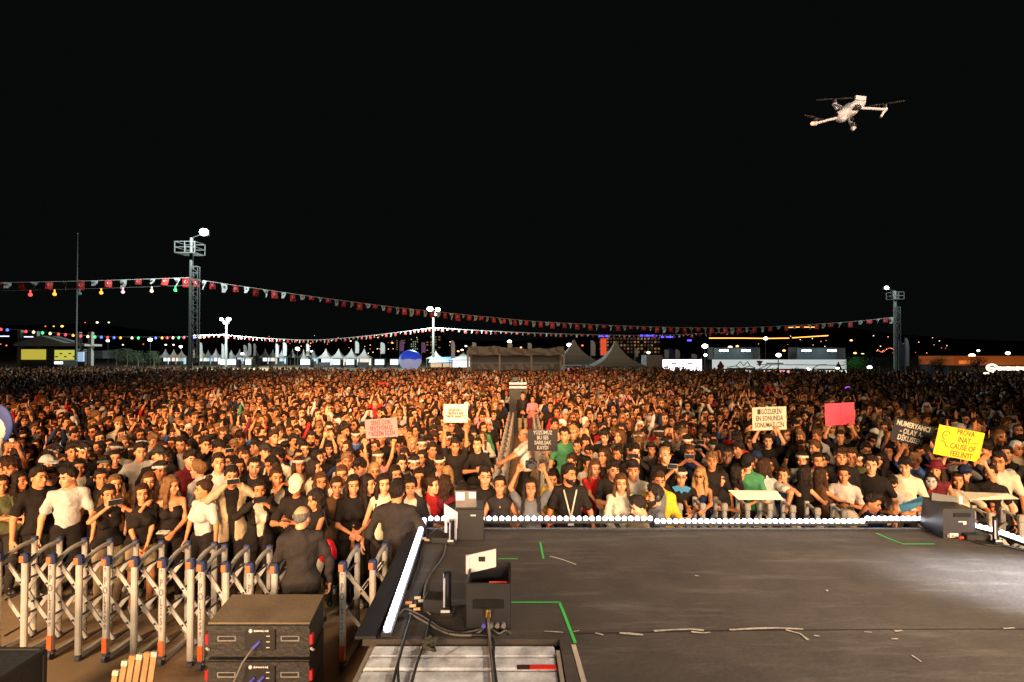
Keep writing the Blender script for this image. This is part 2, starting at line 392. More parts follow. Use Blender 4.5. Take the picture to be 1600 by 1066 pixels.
    if not lod or lod == 0:
        if bot == 'skirt': Bt = np.maximum(cone(P, J['wa'], J['pel']+Vector((0, 0, -.45)), .13, .22, 1.0), .55-zc); Bt = np.minimum(Bt, np.maximum(L-.025, .6-zc))
        else:
            fl = .014 if bot == 'trousers' else .02
            Bt = L-fl+wob(P, 30, .004, 2.); Bt = np.maximum(Bt, ((.60 if bot == 'shorts' else .07))-zc)
        Bt = np.maximum(Bt, zc-(J['pel'].z+.09))
        out['bot'] = nets(Bt, lo, h)
        out['shoe'] = nets(np.maximum(FT-.008, -zc-.005), lo, h)
    # place hands and head
    head = zrot(R(p.get('hyaw', 0)), R(p.get('hpitch', 0))-R(p.get('lean', 0))*-.3, R(p.get('hroll', 0)))
    out['hm'] = Matrix.Translation(J['hd']) @ head.to_4x4() @ Matrix.Scale(1.02, 4)
    return out
def hand_mat(J, k, flip=1, palm=None):
    d = (J['W'+k]-J['E'+k]).normalized(); s = 1 if k == 'L' else -1
    pn = Vector(palm) if palm else (Vector((-s, .1, 0)) if J['W'+k].z < 1.0 else (Vector((0, -1, 0)) if J['W'+k].z > 1.7 else Vector((-s*.7, .1, -.6))))
    z = -(pn-d*pn.dot(d)).normalized(); y = z.cross(d)
    return d, y, z
def rot_apply(V, M):
    M = np.array(M); return V @ M[:3, :3].T + M[:3, 3]
ICO = {}
def person_meshes(p, h=.0235):
    key = tuple(sorted((k, str(v)) for k, v in p.items() if k in ('sex','pose','top','bot','lean','squat','wide','hyaw','hpitch','hroll','lh','rh','tuck','hand','poleL','poleR')))
    if key in BODYC: return BODYC[key]
    g = body_parts(p, h); J = g['J']; Vs, Qs, Ms = [], [], []; n = 0
    def put(V, Q, M):
        nonlocal n
        Vs.append(V); Qs.append(Q+n); Ms.append(M); n += len(V)
    put(g['body'][0], g['body'][1], np.zeros(len(g['body'][1]), int))
    for k in 'LR':
        kind = p.get('hand', 'relax'); d, y, z = hand_mat(J, k); W = J['W'+k]
        if p.get('pose') in ('phone', 'text', 'phone_up', 'sign', 'camera', 'hold') and not (p.get('pose') == 'phone_up' and k == 'L'): kind = 'grip'
        if p.get('pose') == 'up' or (p.get('pose') == 'wave' and k == 'L'): kind = 'open'
        V, Q = HANDS[kind]; V = V.copy(); s = -1 if k == 'L' else 1
        V[:, 1] *= s; V *= (.92 if p.get('sex') == 'f' else 1.02)
        M = np.stack([np.array(d), np.array(y), np.array(z)], 1); V = V @ M.T + np.array(W)
        put(V, Q[:, ::-1] if s < 0 else Q, np.zeros(len(Q), int))
    V, Q, m = HEADS[p.get('sex', 'm')]; put(rot_apply(V, g['hm']), Q, m)
    r = {'body': np_mesh('body', np.concatenate(Vs), np.concatenate(Qs), (SKIN, EYE, BROW, LIP), np.concatenate(Ms)), 'hm': g['hm'], 'J': J}
    for k, nm, mt in (('top', 'top', CLOTH), ('inner', 'shirt', CLOTH), ('bot', 'trousers', CLOTH), ('shoe', 'shoes', LEATH)):
        if g.get(k) is not None and len(g[k][0]): r[k] = np_mesh(nm, *g[k], (mt,))
    BODYC[key] = r; return r
HMESH = {}
def hair_data(kind):
    if kind not in HMESH: HMESH[kind] = np_mesh('hair', *hair_mesh(kind), (HAIR,))
    return HMESH[kind]
def simple_data(kind):
    if kind in HMESH: return HMESH[kind]
    if kind == 'bandana' or kind == 'hatband':
        P = grid((-.13, -.13, -.02), (.13, .15, .13), .0105); D = np.maximum(ell(P, (0, .014, .04), (.097, .118, .118)), -ell(P, (0, .014, .04), (.087, .106, .108)))
        D = np.maximum(D, np.abs(P[..., 2]-.062+P[..., 1]*.12)-.021); me = np_mesh('headband', *nets(D, (-.13, -.13, -.02), .0105), (CLOTH,))
    elif kind in ('cap', 'beanie', 'hat', 'helmet'):
        P = grid((-.16, -.24, -.05), (.16, .18, .20), .0115); D = ell(P, (0, .014, .044), (.097, .119, .110 if kind != 'beanie' else .130))+np.sin(np.arctan2(P[..., 0], P[..., 1])*6)*.002
        D = np.maximum(D, (.045 if kind != 'helmet' else .0)-P[..., 2])
        if kind == 'cap': D = np.minimum(D, np.maximum(np.abs(P[..., 2]-.053-(P[..., 1]+.1)*.12)-.010, ell(P, (0, -.10, .05), (.075, .115, .2))))
        if kind == 'hat': D = np.minimum(D, np.maximum(np.abs(P[..., 2]-.055)-.012, ell(P, (0, .01, .05), (.15, .17, .3))))
        me = np_mesh(kind, *nets(D, (-.16, -.24, -.05), .0115), (CLOTH,))
    elif kind == 'beard':
        P = grid((-.08, -.12, -.15), (.08, .05, .02), .0095); D = smin(ell(P, (0, -.028, -.062), (.067, .066, .062)), ell(P, (0, -.066, -.105), (.032, .026, .026)), .02)
        D = np.maximum(D, P[..., 2]+.045-np.maximum(0, np.abs(P[..., 0])-.03)*1.6); D = np.maximum(D, -ell(P, (0, -.10, -.066), (.024, .03, .011)))
        me = np_mesh('beard', *nets(D, (-.08, -.12, -.15), .0095), (HAIR,))
    elif kind == 'glasses':
        mb = MB()
        for s in (-1, 1):
            mb.tube([(s*.03+.022*math.cos(a), -.098, .004+.017*math.sin(a)) for a in np.linspace(0, 6.283, 11)], .0028, 5); mb.bar((s*.052, -.095, .008), (s*.078, .01, .006), .004)
        mb.bar((-.008, -.1, .008), (.008, -.1, .008), .004); me = mb.mesh('glasses', (BROW,))
    elif kind == 'sunglasses':
        mb = MB()
        for s in (-1, 1): mb.ball((s*.03, -.094, .004), (.025, .010, .018), 10, 6); mb.bar((s*.052, -.09, .008), (s*.078, .01, .006), .006)
        mb.bar((-.01, -.1, .008), (.01, -.1, .008), .005); me = mb.mesh('sunglasses', (BROW,))
    elif kind == 'mask':
        mb = MB(); P = grid((-.09, -.15, -.13), (.09, 0, .10), .0095); D = ell(P, (0, -.01, -.01), (.078, .10, .112))
        D = np.maximum(D, P[..., 1]+.035)
        for s in (-1, 1): D = np.maximum(D, -ell(P, (s*.031, -.10, .012), (.022, .06, .018)))
        V, Q = nets(D, (-.09, -.15, -.13), .0095); me = np_mesh('mask', V, Q, (CLOTH,))
    elif kind == 'headphones':
        mb = MB(); mb.tube([(.097*math.cos(a), .01, .03+.115*math.sin(a)) for a in np.linspace(.1, 3.04, 14)], .011, 6)
        for s in (-1, 1): mb.ball((s*.092, .01, -.005), (.024, .04, .05), 10, 7)
        mb.tube([(-.09, -.01, -.03), (-.08, -.09, -.075), (-.03, -.12, -.075)], .005, 5); me = mb.mesh('headphones', (PLAST,))
    HMESH[kind] = me; return me
COL = {'black': (.020, .016, .014), 'white': (.52, .50, .46), 'cream': (.66, .58, .42), 'navy': (.02, .028, .07), 'grey': (.12, .12, .12), 'dark': (.035, .03, .028),
 'red': (.55, .03, .025), 'olive': (.10, .10, .045), 'beige': (.42, .33, .20), 'khaki': (.30, .24, .15), 'pink': (.6, .25, .28), 'yellow': (.65, .40, .03), 'green': (.06, .22, .10),
 'blue': (.06, .14, .38), 'lightgrey': (.42, .42, .40), 'brown': (.10, .05, .025), 'orange': (.6, .2, .03), 'teal': (.02, .25, .25), 'maroon': (.16, .02, .03), 'stone': (.48, .44, .34)}
HC = {'black': (.022, .013, .009), 'brown': (.045, .02, .009), 'chestnut': (.10, .042, .015), 'blond': (.42, .25, .10), 'grey': (.16, .15, .14), 'lightbrown': (.2, .1, .04)}
SK = [(.68, .30, .145), (.62, .25, .11), (.72, .35, .185), (.54, .20, .085), (.65, .275, .125)]
PEOPLE = []; USED = {}
def person(x, y, p, z=0, rz=0, H=1.72, label=None, group='people in the concert crowd'):
    m = person_meshes(p); sk = p.get('skin') or SK[random.randrange(5)]
    k = H/1.72*(1.0 if p.get('sex') != 'f' else 1.0)
    body = link('person', m['body'], None, (x, y, z), (0, 0, rz), sk); body.scale = (k, k, k)
    cc = lambda c: COL[c] if isinstance(c, str) else c
    top = link('shirt' if p.get('top') not in ('jacket', 'dress') else p['top'], m['top'], body, color=cc(p.get('tc', 'black')))
    if 'inner' in m: link('shirt', m['inner'], body, color=cc(p.get('ic', 'white')))
    if 'bot' in m: link(p.get('bot', 'trousers'), m['bot'], body, color=cc(p.get('bc', 'dark')))
    if 'shoe' in m: link('shoes', m['shoe'], body, color=cc(p.get('sc', 'white' if random.random() < .5 else 'black')))
    hk = p.get('hair', 'short')
    if any(e in ('cap', 'beanie', 'hat') for e, _ in p.get('ex', ())) and hk in ('short', 'quiff', 'curly'): hk = 'buzz'
    if hk != 'none':
        o = link('hair', hair_data(hk), body, color=HC[p.get('hc', 'black')]); o.matrix_local = m['hm']
    for e, c in p.get('ex', ()):
        o = link({'bandana': 'headband'}.get(e, e), simple_data(e), body, color=cc(c) if c in COL or not isinstance(c, str) else HC[c]); o.matrix_local = m['hm']
    tag(body, label, 'person', group)
    PEOPLE.append((x, y)); USED[body.name] = (m, k)
    return body
def world_of(b, m, key):     # world position of a joint of a placed figure
    k = b.scale[0]; v = m['J'][key]*k; return Matrix.Rotation(b.rotation_euler.z, 3, 'Z') @ v + b.location
GLASS = mat('phone_screen', (.02, .02, .025), .15); PHC = mat('phone_case', objcol=True, rough=.4)
def phone_data():
    if 'phone' not in HMESH:
        mb = MB(); mb.box((0, 0, 0), (.152, .009, .074), bev=.003); mb.box((0, .0052, 0), (.144, .001, .066), m=1)
        for i in (0, 1): mb.tube([(-.058+.020*i, -.0045, .022-.018*i), (-.058+.020*i, -.0075, .022-.018*i)], .0075, 8, 1)
        HMESH['phone'] = mb.mesh('phone', (PHC, GLASS))
    return HMESH['phone']
def phone(loc, rz, label, tilt=0, c='lightgrey', roll=0):
    return tag(link('phone', phone_data(), None, loc, (tilt, roll, rz), COL[c]), label, 'phone', 'phones held up in the crowd')
# ------------------------------------------------------------------ ground and stage
def ground_mat(name, c1, c2, sc_, rough=.9, sheen=None):
    m = bpy.data.materials.new(name); m.use_nodes = True; nt = m.node_tree; N, L = nt.nodes, nt.links; b = N['Principled BSDF']; b.inputs['Roughness'].default_value = rough
    tc = N.new('ShaderNodeTexCoord'); ns = N.new('ShaderNodeTexNoise'); ns.inputs['Scale'].default_value = sc_; ns.inputs['Detail'].default_value = 8; ns.inputs['Roughness'].default_value = .7
    cr = N.new('ShaderNodeValToRGB'); cr.color_ramp.elements[0].position = .35; cr.color_ramp.elements[1].position = .68
    cr.color_ramp.elements[0].color = (*c1, 1); cr.color_ramp.elements[1].color = (*c2, 1)
    L.new(tc.outputs['Object'], ns.inputs['Vector']); L.new(ns.outputs['Fac'], cr.inputs[0]); L.new(cr.outputs[0], b.inputs['Base Color'])
    bp = N.new('ShaderNodeBump'); bp.inputs['Strength'].default_value = .4; bp.inputs['Distance'].default_value = .01
    n2 = N.new('ShaderNodeTexNoise'); n2.inputs['Scale'].default_value = sc_*12; L.new(tc.outputs['Object'], n2.inputs['Vector']); L.new(n2.outputs['Fac'], bp.inputs['Height']); L.new(bp.outputs[0], b.inputs['Normal'])
    return m, cr, ns, tc
GR = ground_mat('trodden_earth', (.20, .135, .075), (.31, .215, .125), .9)[0]
mb = MB(); mb.add([(-900, -60, 0), (900, -60, 0), (900, 1500, 0), (-900, 1500, 0)], [(0, 1, 2, 3)])
tag(mb.build('ground', GR), kind='structure')
# carpet with scuffs and dusty streaks
CP, cr, ns, tc = ground_mat('stage_carpet', (.040, .033, .027), (.066, .054, .045), 2.2, .82)
nt = CP.node_tree; N, L = nt.nodes, nt.links
mp = N.new('ShaderNodeMapping'); mp.inputs['Scale'].default_value = (.5, 3.2, 1); mp.inputs['Rotation'].default_value = (0, 0, R(-38))
n3 = N.new('ShaderNodeTexNoise'); n3.inputs['Scale'].default_value = 1.6; n3.inputs['Detail'].default_value = 9; n3.inputs['Roughness'].default_value = .75
L.new(tc.outputs['Object'], mp.inputs[0]); L.new(mp.outputs[0], n3.inputs['Vector'])
r3 = N.new('ShaderNodeMapRange'); r3.inputs[1].default_value = .52; r3.inputs[2].default_value = .74; r3.inputs[3].default_value = 0; r3.inputs[4].default_value = .75; L.new(n3.outputs['Fac'], r3.inputs[0])
mx = N.new('ShaderNodeMix'); mx.data_type = 'RGBA'; mx.inputs['B'].default_value = (.14, .125, .11, 1); L.new(r3.outputs[0], mx.inputs['Factor']); L.new(cr.outputs[0], mx.inputs['A']); L.new(mx.outputs['Result'], N['Principled BSDF'].inputs['Base Color'])
ZS = 1.2
PC = onz(1440, 826, ZS)                  # corner where the front edge turns
PE = onz(1640, 868, ZS); dE = (PE-PC).normalized(); PE = PC+dE*4.0
FY = onz(900, 826, ZS).y; YN = onz(700, 999, ZS).y; XL1 = onz(655, 815, ZS).x-.05; XL0 = onz(566, 1000, ZS).x; XN = onz(874, 1000, ZS).x
BEAM = mat('black_steel', (.02, .02, .022), .5, .3, var=.2)
st = empty('stage', (0, 0, 0), label='black carpeted stage deck with scuffs, edged by white lamps, in front of the crowd', cat='stage')
mb = MB(); deck = [(XL0, YN), (XN, YN), (XN, -4), (PE.x, -4), (PE.x, PE.y), (PC.x, FY), (XL1, FY)]
mb.prism(deck, ZS-.05, ZS); mb.build('deck', CP, st)
mb = MB(); ins = [(XL0+.04, YN+.04), (XN+.04, YN+.04), (XN+.04, -3.9), (PE.x-.05, -3.9), (PE.x-.05, PE.y-.05), (PC.x-.03, FY-.04), (XL1+.04, FY-.04)]
mb.prism(ins, .0, ZS-.05); mb.build('skirt', mat('black_cloth', (.012, .012, .014), .95, bump=.6, scale=5), st)
# seam of two carpet sheets, with worn white tape left along it
SEAM = mat('carpet_seam', (.008, .008, .008), .9); WT = mat('worn_tape', (.38, .34, .30), .8, var=.4, scale=30); GT = mat('green_tape', (.05, .52, .09), .6, var=.12); CT = mat('cream_tape', (.50, .42, .33), .7, var=.2)
def strip(pxs, w, z=ZS+.004, wob_=0):
    pts = [onz(a, b, z) if isinstance(a, (int, float)) else a for a, b in pxs]; vs, fs = [], []
    for i, p in enumerate(pts):
        d = (pts[min(i+1, len(pts)-1)]-pts[max(0, i-1)]).normalized(); n = Vector((-d.y, d.x, 0)); ww = w*(1+random.uniform(-wob_, wob_))/2
        vs += [p-n*ww, p+n*ww]
    for i in range(len(pts)-1): fs.append((2*i, 2*i+2, 2*i+3, 2*i+1))
    return vs, fs
mb = MB(); mb.add(*strip([(900, 990), (1000, 988), (1150, 985), (1300, 984), (1450, 983), (1620, 983)], .012)); mb.build('seam', SEAM, st)
mb = MB()
for pts, w in (([(968, 989), (985, 990), (1005, 992)], .035), ([(1022, 986), (1050, 984), (1080, 983), (1100, 985)], .03), ([(1080, 987), (1098, 989), (1110, 988)], .02),
    ([(1140, 984), (1180, 982), (1215, 981), (1255, 983)], .02), ([(1228, 984), (1250, 990), (1263, 1000)], .018), ([(1272, 993), (1281, 994)], .02), ([(1350, 987), (1362, 988)], .012),
    ([(1398, 986), (1410, 985)], .02), ([(1393, 998), (1403, 998)], .014), ([(850, 986), (880, 988)], .014), ([(896, 987), (905, 985)], .02), ([(930, 989), (943, 992)], .016), ([(1425, 1024), (1440, 1034)], .012), ([(1568, 982), (1585, 981)], .014),
    ([(1290, 922), (1294, 923)], .03), ([(1086, 899), (1092, 900)], .02)):
    mb = MB(); mb.add(*strip(pts, w, ZS+.009, .35)); mb.build('worn_tape', WT, st)
def tape(pts, w, m, label): 
    mb = MB(); mb.add(*strip(pts, w, ZS+.0045)); tag(mb.build('floor_tape', m), label, 'tape', 'tape marks on the stage floor')
tape([(799, 941), (876, 941)], .022, GT, 'green tape running right from the black effects box on the stage floor')
tape([(874, 941), (881, 958), (899, 1005)], .024, GT, 'green tape slanting toward the camera down to the cream tape')
tape([(896, 1007), (904, 1035), (914, 1072)], .035, CT, 'thick cream tape at the bottom edge of the picture beside the grey platform')
tape([(844, 847), (849, 873)], .022, GT, 'short upright green tape mark alone on the stage left half')
tape([(778, 873), (809, 873)], .020, GT, 'short level green tape beside the white flap of the effects box')
tape([(859, 869), (878, 874), (900, 882)], .018, CT, 'thin pale tape scrap slanting on the stage next to green mark')
tape([(1369, 833), (1390, 842), (1411, 850), (1460, 850)], .022, GT, 'bent green tape mark near the right floor monitor')

# ------------------------------------------------------------------ lamp strips on the edge
BULB = mat('lit_bulb', (1, 1, 1), .4, emit=(.86, .89, 1), strength=7)
bm_ = MB(); bm_.ball((0, 0, 0), .030, 14, 9); BME = bm_.mesh('bulb', BULB)
def led_strip(a, b, n, label):
    e = empty('lamp_strip', a, label=label, cat='lamp strip', group='white lamp strips on the stage edge'); a, b = Vector(a), Vector(b); d = (b-a)
    mb = MB(); mb.bar(Vector((0, 0, -.012)), d+Vector((0, 0, -.012)), .085, .03); mb.build('housing', BEAM, e)
    for i in range(n): link('bulb', BME, e, d*((i+.5)/n)+Vector((0, 0, .022)))
zb = ZS+.045
def fz(px, py): return onz(px, py, zb)
yb = fz(900, 813).y
led_strip((onz(668, 813, zb).x, yb, zb), (onz(1021, 813, zb).x, yb, zb), 35, 'level white lamp strip on the left half of the front stage edge')
y2 = fz(900, 817).y; led_strip((onz(1022, 817, zb).x, y2, zb), (onz(1352, 817, zb).x, y2, zb), 34, 'level white lamp strip in the middle of the front stage edge')
led_strip((onz(1353, 814, zb).x, yb, zb), (onz(1446, 814, zb).x, yb, zb), 10, 'short white lamp strip just left of the right floor monitor')
led_strip(fz(1508, 820), fz(1556, 832), 5, 'short slanting lamp strip right of the right floor monitor')
led_strip(fz(1562, 834), fz(1640, 862), 9, 'slanting white lamp strip at the right edge of the picture')
led_strip(fz(604, 990), fz(663, 814), 38, 'long white lamp strip along the left side of the stage')
mb = MB(); mb.bar((XL0+.02, YN, ZS+.012), (XL1+.06, FY, ZS+.012), .16, .022); mb.build('edge_beam', BEAM, st)
mb = MB(); mb.bar((XL1, FY-.05, ZS+.01), (PC.x, FY-.05, ZS+.01), .06, .016); mb.bar((PC.x, FY-.05, ZS+.01), (PE.x-.03, PE.y-.03, ZS+.01), .06, .016); mb.build('front_trim', BEAM, st)

# ------------------------------------------------------------------ grey metal platform bottom centre
GM = ground_mat('weathered_metal', (.34, .34, .35), (.85, .86, .88), 5.5, .45)[0]
pf = empty('metal_platform', (XL0, 2, 0), label='weathered grey aluminium plank platform at the bottom centre beside the stage deck', cat='platform')
mb = MB(); y = YN-.02; i = 0; x0 = onz(584, 1003, ZS).x
while y > 1.5:
    w = .165; mb.box(((x0+XN-.04)/2-XL0, y-w/2-2, ZS-.055+(.004 if i % 2 else 0)), (XN-.04-x0, w-.022, .05), bev=.012); y -= w; i += 1
mb.build('planks', GM, pf)
mb = MB(); mb.box((XN-.024-XL0, .9, ZS-.04), (.028, 2.1+YN-4, .07)); FRM = mat('beige_frame', (.34, .29, .22), .6, .3, var=.2); mb.build('side_rail', FRM, pf); mb = MB(); mb.box((x0-XL0-.02, (YN-2)/2, ZS-.12), (.04, YN-2+.5, .14)); mb.build('side_rail', FRM, pf)
mb = MB()
for xx in (x0+.03, XN-.1): 
    for yy in (YN-.1, 2.2): mb.tube([(xx-XL0, yy-2, 0), (xx-XL0, yy-2, ZS-.1)], .03, 10)
mb.build('leg', ALU, pf)
a = onz(829, 1037, ZS+.0); mb = MB(); mb.box((a.x-XL0+.09, a.y-2, ZS-.024), (.19, .05, .006)); mb.build('sticker', mat('red_sticker', (.65, .03, .015), .5), pf)
mb = MB(); mb.box((a.x-XL0-.05, a.y-2, ZS-.0245), (.09, .05, .005)); mb.build('sticker', mat('black_sticker', (.05, .02, .02), .5), pf)

# ------------------------------------------------------------------ speaker stack left of the stage
CAB = mat('speaker_paint', (.016, .016, .016), .55, var=.25, scale=25, bump=.3); DUST = ground_mat('dusty_lid', (.13, .095, .055), (.19, .14, .085), 3, .8)[0]
GRL = mat('grey_trim', (.16, .15, .14), .6, var=.2); REDP = mat('red_pin', (.35, .015, .02), .4); BLUC = mat('blue_connector', (.10, .10, .55), .35); WHC = mat('pale_print', (.5, .5, .5), .5)
CABL = mat('grey_cable', (.12, .11, .095), .6); BCAB = mat('black_cable', (.012, .012, .012), .5)
YF = 4.88; fl = at(325, 972, YF); frr = at(484, 976, YF); bl = at(363, 924, 5.44); br = at(506, 925, 5.44); TOPZ = (fl.z+bl.z)/2
def cabinet(k):
    e = empty('line_array_speaker', (fl.x, YF, TOPZ-.318*(k+1)), label=['topmost black line array speaker with a dusty lid, left of the stage', 'second black line array speaker of the stack, one cable pair in its panel', 'lowest visible black line array speaker of the stack left of stage'][k], cat='speaker', group='stacked line array speakers')
    o = Vector((fl.x, YF, 0)); W0 = frr.x-fl.x; yB = .56; z1 = .30
    A = [(0, 0), (W0, 0), (br.x-fl.x, yB), (bl.x-fl.x, yB)]
    mb = MB(); mb.prism(A, .0, z1-.012); mb.box((W0/2, -.01, z1-.035), (W0, .02, .03)); mb.build('cabinet', CAB, e)
    mb = MB(); mb.prism([(0, 0), (W0, 0), (br.x-fl.x, yB), (bl.x-fl.x, yB)], z1-.012, z1, 0) if k == 0 else mb.box((W0/2, -.012, -.012), (W0*.98, .02, .02))
    mb.build('lid' if k == 0 else 'edge_trim', DUST if k == 0 else GRL, e)
    mb = MB(); mb.box((W0*.52, -.006, .16), (.27, .02, .20), bev=.005); pn = mb.build('control_panel', PLAST, e)
    mb = MB(); mb.ball((W0*.43, -.02, .235), (.018, .006, .018), 12, 6)
    for i, (wd, hh) in enumerate(((.012, .016), (.012, .013), (.014, .013), (.012, .013), (.013, .013), (.006, .016), (.012, .012), (.012, .016))): mb.box((W0*.43+.035+i*.0165, -.018, .235), (wd, .004, hh))
    for i in range(3): mb.box((W0*.60, -.018, .19-i*.05), (.03, .004, .006))
    mb.build('marking', WHC, pn)
    for s in (.19, .81):
        mb = MB(); mb.box((W0*s, -.004, .16), (.17, .012, .05), bev=.005); hd = mb.build('handle', GRL, e)
        mb = MB(); mb.box((W0*s, -.011, .166), (.14, .006, .026)); mb.build('slot', PLAST, hd)
    for s in (-.01, W0+.012):
        mb = MB(); mb.box((s, .02, .15), (.03, .05, .09), bev=.006); mb.build('locking_pin', REDP, e)
        mb = MB(); mb.tube([(s, .0, .075), (s+.03, -.02, .07)], .012, 8); mb.build('bolt', ALU, e)
    return e, W0
for k in range(3):
    e, W0 = cabinet(k)
    if k < 2:
        bx = [(.52, .14)] if k == 0 else [(.47, .14), (.56, .15)]
        for s, zz in bx:
            mb = MB(); mb.tube([(W0*s, -.02, zz), (W0*s-.03, -.09, zz-.02)], .014, 8); mb.build('connector', BLUC, e)
            p0 = e.location+Vector((W0*s-.03, -.09, zz-.02)); pts = [p0, p0+Vector((-.05, -.08, -.08)), p0+Vector((-.12, -.10, -.25)), p0+Vector((-.16, -.06, -.45)), Vector((p0.x-.2, p0.y+.0, .01)), Vector((p0.x-.1, p0.y-.3, .01))]
            mb = MB(); mb.tube(pts, .0085, 6); tag(mb.build('cable', CABL), ['grey cable hanging from the panel of the topmost stacked speaker', 'grey cable hanging from the left socket of the second stacked speaker', 'grey cable hanging from the right socket of the second stacked speaker'][k+(1 if s == .56 else 0)], 'cable', 'cables on and around the stage')

# flight case bottom left
a = at(72, 1010, 4.6); fc = empty('flight_case', (a.x-.5, 4.1, 0), label='black flight case corner at the bottom left of the picture', cat='case')
mb = MB(); mb.box((.03, 0, a.z/2), (.95, .95, a.z-.02), bev=.02); mb.build('box', CAB, fc)
mb = MB()
for sx in (-1, 1):
    for sy in (-1, 1): mb.box((.03+sx*.475, sy*.475, a.z/2), (.03, .03, a.z-.04))
    mb.box((.03+sx*.475, 0, a.z-.015), (.03, .94, .03)); mb.box((.03, sx*.475, a.z-.015), (.94, .03, .03))
mb.build('edge_rail', mat('dark_edge', (.05, .05, .05), .45, .6), fc)
# bundle of light wooden slats standing low in front of the barrier
WOOD = mat('pale_wood', (.26, .155, .065), .6, var=.25, scale=12)
wb = empty('wooden_slat_rack', tuple(at(210, 1060, 4.7).xy)+(0,), label='rack of pale wooden slats with white and orange tips below the barrier', cat='slats')
tops = [(182, 1049, 0), (196, 1034, 0), (208, 1026, 1), (219, 1024, 0), (231, 1021, 1), (242, 1020, 2)]
o = wb.location
for i, (a_, b_, c_) in enumerate(tops):
    p = at(a_, b_, 4.75-.02*i)-o; q = Vector((p.x-.06, p.y-.1, 0)); mb = MB(); mb.bar(q, p, .046, .022); s = mb.build('slat', WOOD, wb)
    mb = MB(); mb.bar(p+(q-p).normalized()*.03, p-(q-p).normalized()*.01, .05, .03); mb.build('tip', [CT, mat('orange_tip', (.45, .15, .04), .5), WT][c_], s)
mb = MB(); p = at(182, 1062, 4.7)-o; q = at(246, 1062, 4.7)-o; mb.bar(p-Vector((0, 0, .1)), q-Vector((0, 0, .1)), .03, .03); mb.build('crossbar', BEAM, wb)

# ------------------------------------------------------------------ effects boxes, monitors, tube lamps
def paint(c, r=.45): return mat('paint', c, r, var=.12, scale=18)
CLEAR = mat('milky_acrylic', (.55, .55, .56), .25)
# box with white flap, left part of the stage
A = onz(728, 984, ZS); B_ = onz(798, 984, ZS); w = B_.x-A.x; zt = at(760, 912, A.y).z; hgt = zt-ZS
e = empty('effects_box', (A.x, A.y, ZS), label='open black effects box with a white flap and yellow plug on the stage', cat='effects box')
D_ = .42; mb = MB(); t = .018
mb.box((w/2, t/2, hgt/2), (w, t, hgt), bev=.004); mb.box((w/2, D_, hgt*.5), (w, t, hgt*1.0)); mb.box((t/2, D_/2+.009, hgt/2), (t, D_-t, hgt)); mb.box((w-t/2, D_/2+.009, hgt/2), (t, D_-t, hgt)); mb.box((w/2, D_/2, hgt*.45), (w-2*t, D_-t, .02))
mb.build('case', PLAST, e)
mb = MB(); mb.box((w/2, -.004, hgt*.56), (w*.70, .012, hgt*.20), bev=.005); mb.build('handle_slot', mat('deep_black', (.003, .003, .003), .9), e)
mb = MB(); mb.box((w*.72, .06, hgt-.03), (w*.42, .04, .03)); mb.build('red_bar', mat('red_bar', (.7, .03, .01), .5), e)
mb = MB(); p0, p1, p2, p3 = [at(*q, A.y+.30)-e.location for q in ((731, 896), (775, 886), (775, 858), (731, 868))]
nb = Vector((0, .012, 0)); mb.add([p0, p1, p2, p3, p0+nb, p1+nb, p2+nb, p3+nb], [(0, 1, 2, 3), (7, 6, 5, 4), (0, 4, 5, 1), (1, 5, 6, 2), (2, 6, 7, 3), (3, 7, 4, 0)]); mb.tube([p0, p3], .018, 10); fl_ = mb.build('flap', WHITEP, e)
mb = MB(); c_ = (p1+p2)/2*.5+(p0+p3)/2*.5; mb.box(c_+Vector((0, -.006, .02)), (.055, .008, .04)); mb.build('label', BEAM, fl_)
mb = MB(); mb.tube([(w*.5, -.01, hgt*.42), (w*.5, -.045, hgt*.33)], .02, 10); mb.build('plug', mat('yellow_plug', (.75, .38, .01), .4), e)
for i, (xx, m_) in enumerate(((.40, BLUC), (.56, GRL), (.70, GRL), (.84, GRL))):
    mb = MB(); mb.tube([(w*xx, -.002, hgt*.13), (w*xx, -.035, hgt*.12)], .019, 10); mb.build('socket', m_, e)
# second box at the front edge with acrylic screen and white bracket
A = onz(711, 846, ZS); B_ = onz(757, 842, ZS); zt = at(735, 797, A.y).z
e = empty('effects_box', (A.x, A.y, ZS), R(3), label='closed black effects box with an upright clear screen at the front stage edge', cat='effects box')
w = B_.x-A.x; hg = zt-ZS; mb = MB(); mb.box((w/2, .2, hg/2), (w, .38, hg), bev=.006); mb.build('case', PLAST, e)
mb = MB(); mb.box((w*.62, -.003, hg*.82), (w*.18, .006, .016)); mb.build('badge', WHC, e)
mb = MB(); p0, p1, p2, p3 = [at(*q, A.y+.10)-e.location for q in ((714, 800), (745, 799), (745, 768), (711, 767))]; mb.add([p0, p1, p2, p3, p0+nb, p1+nb, p2+nb, p3+nb], [(0, 1, 2, 3), (7, 6, 5, 4), (0, 4, 5, 1), (1, 5, 6, 2), (2, 6, 7, 3), (3, 7, 4, 0)])
sc_ = mb.build('screen', mat('frosted_screen', (.20, .18, .17), .25, var=.3, scale=6), e)
mb = MB(); q0 = p3.lerp(p2, .02)+Vector((0, -.004, -.01)); mb.box((p3+p2)/2+Vector((-.06, -.007, -.06)), (.10, .004, .09)); mb.box((p3+p2)/2+Vector((.08, -.007, -.05)), (.08, .004, .07)); mb.build('pale_patch', WHITEP, sc_)  # two pale plates on the face of the screen
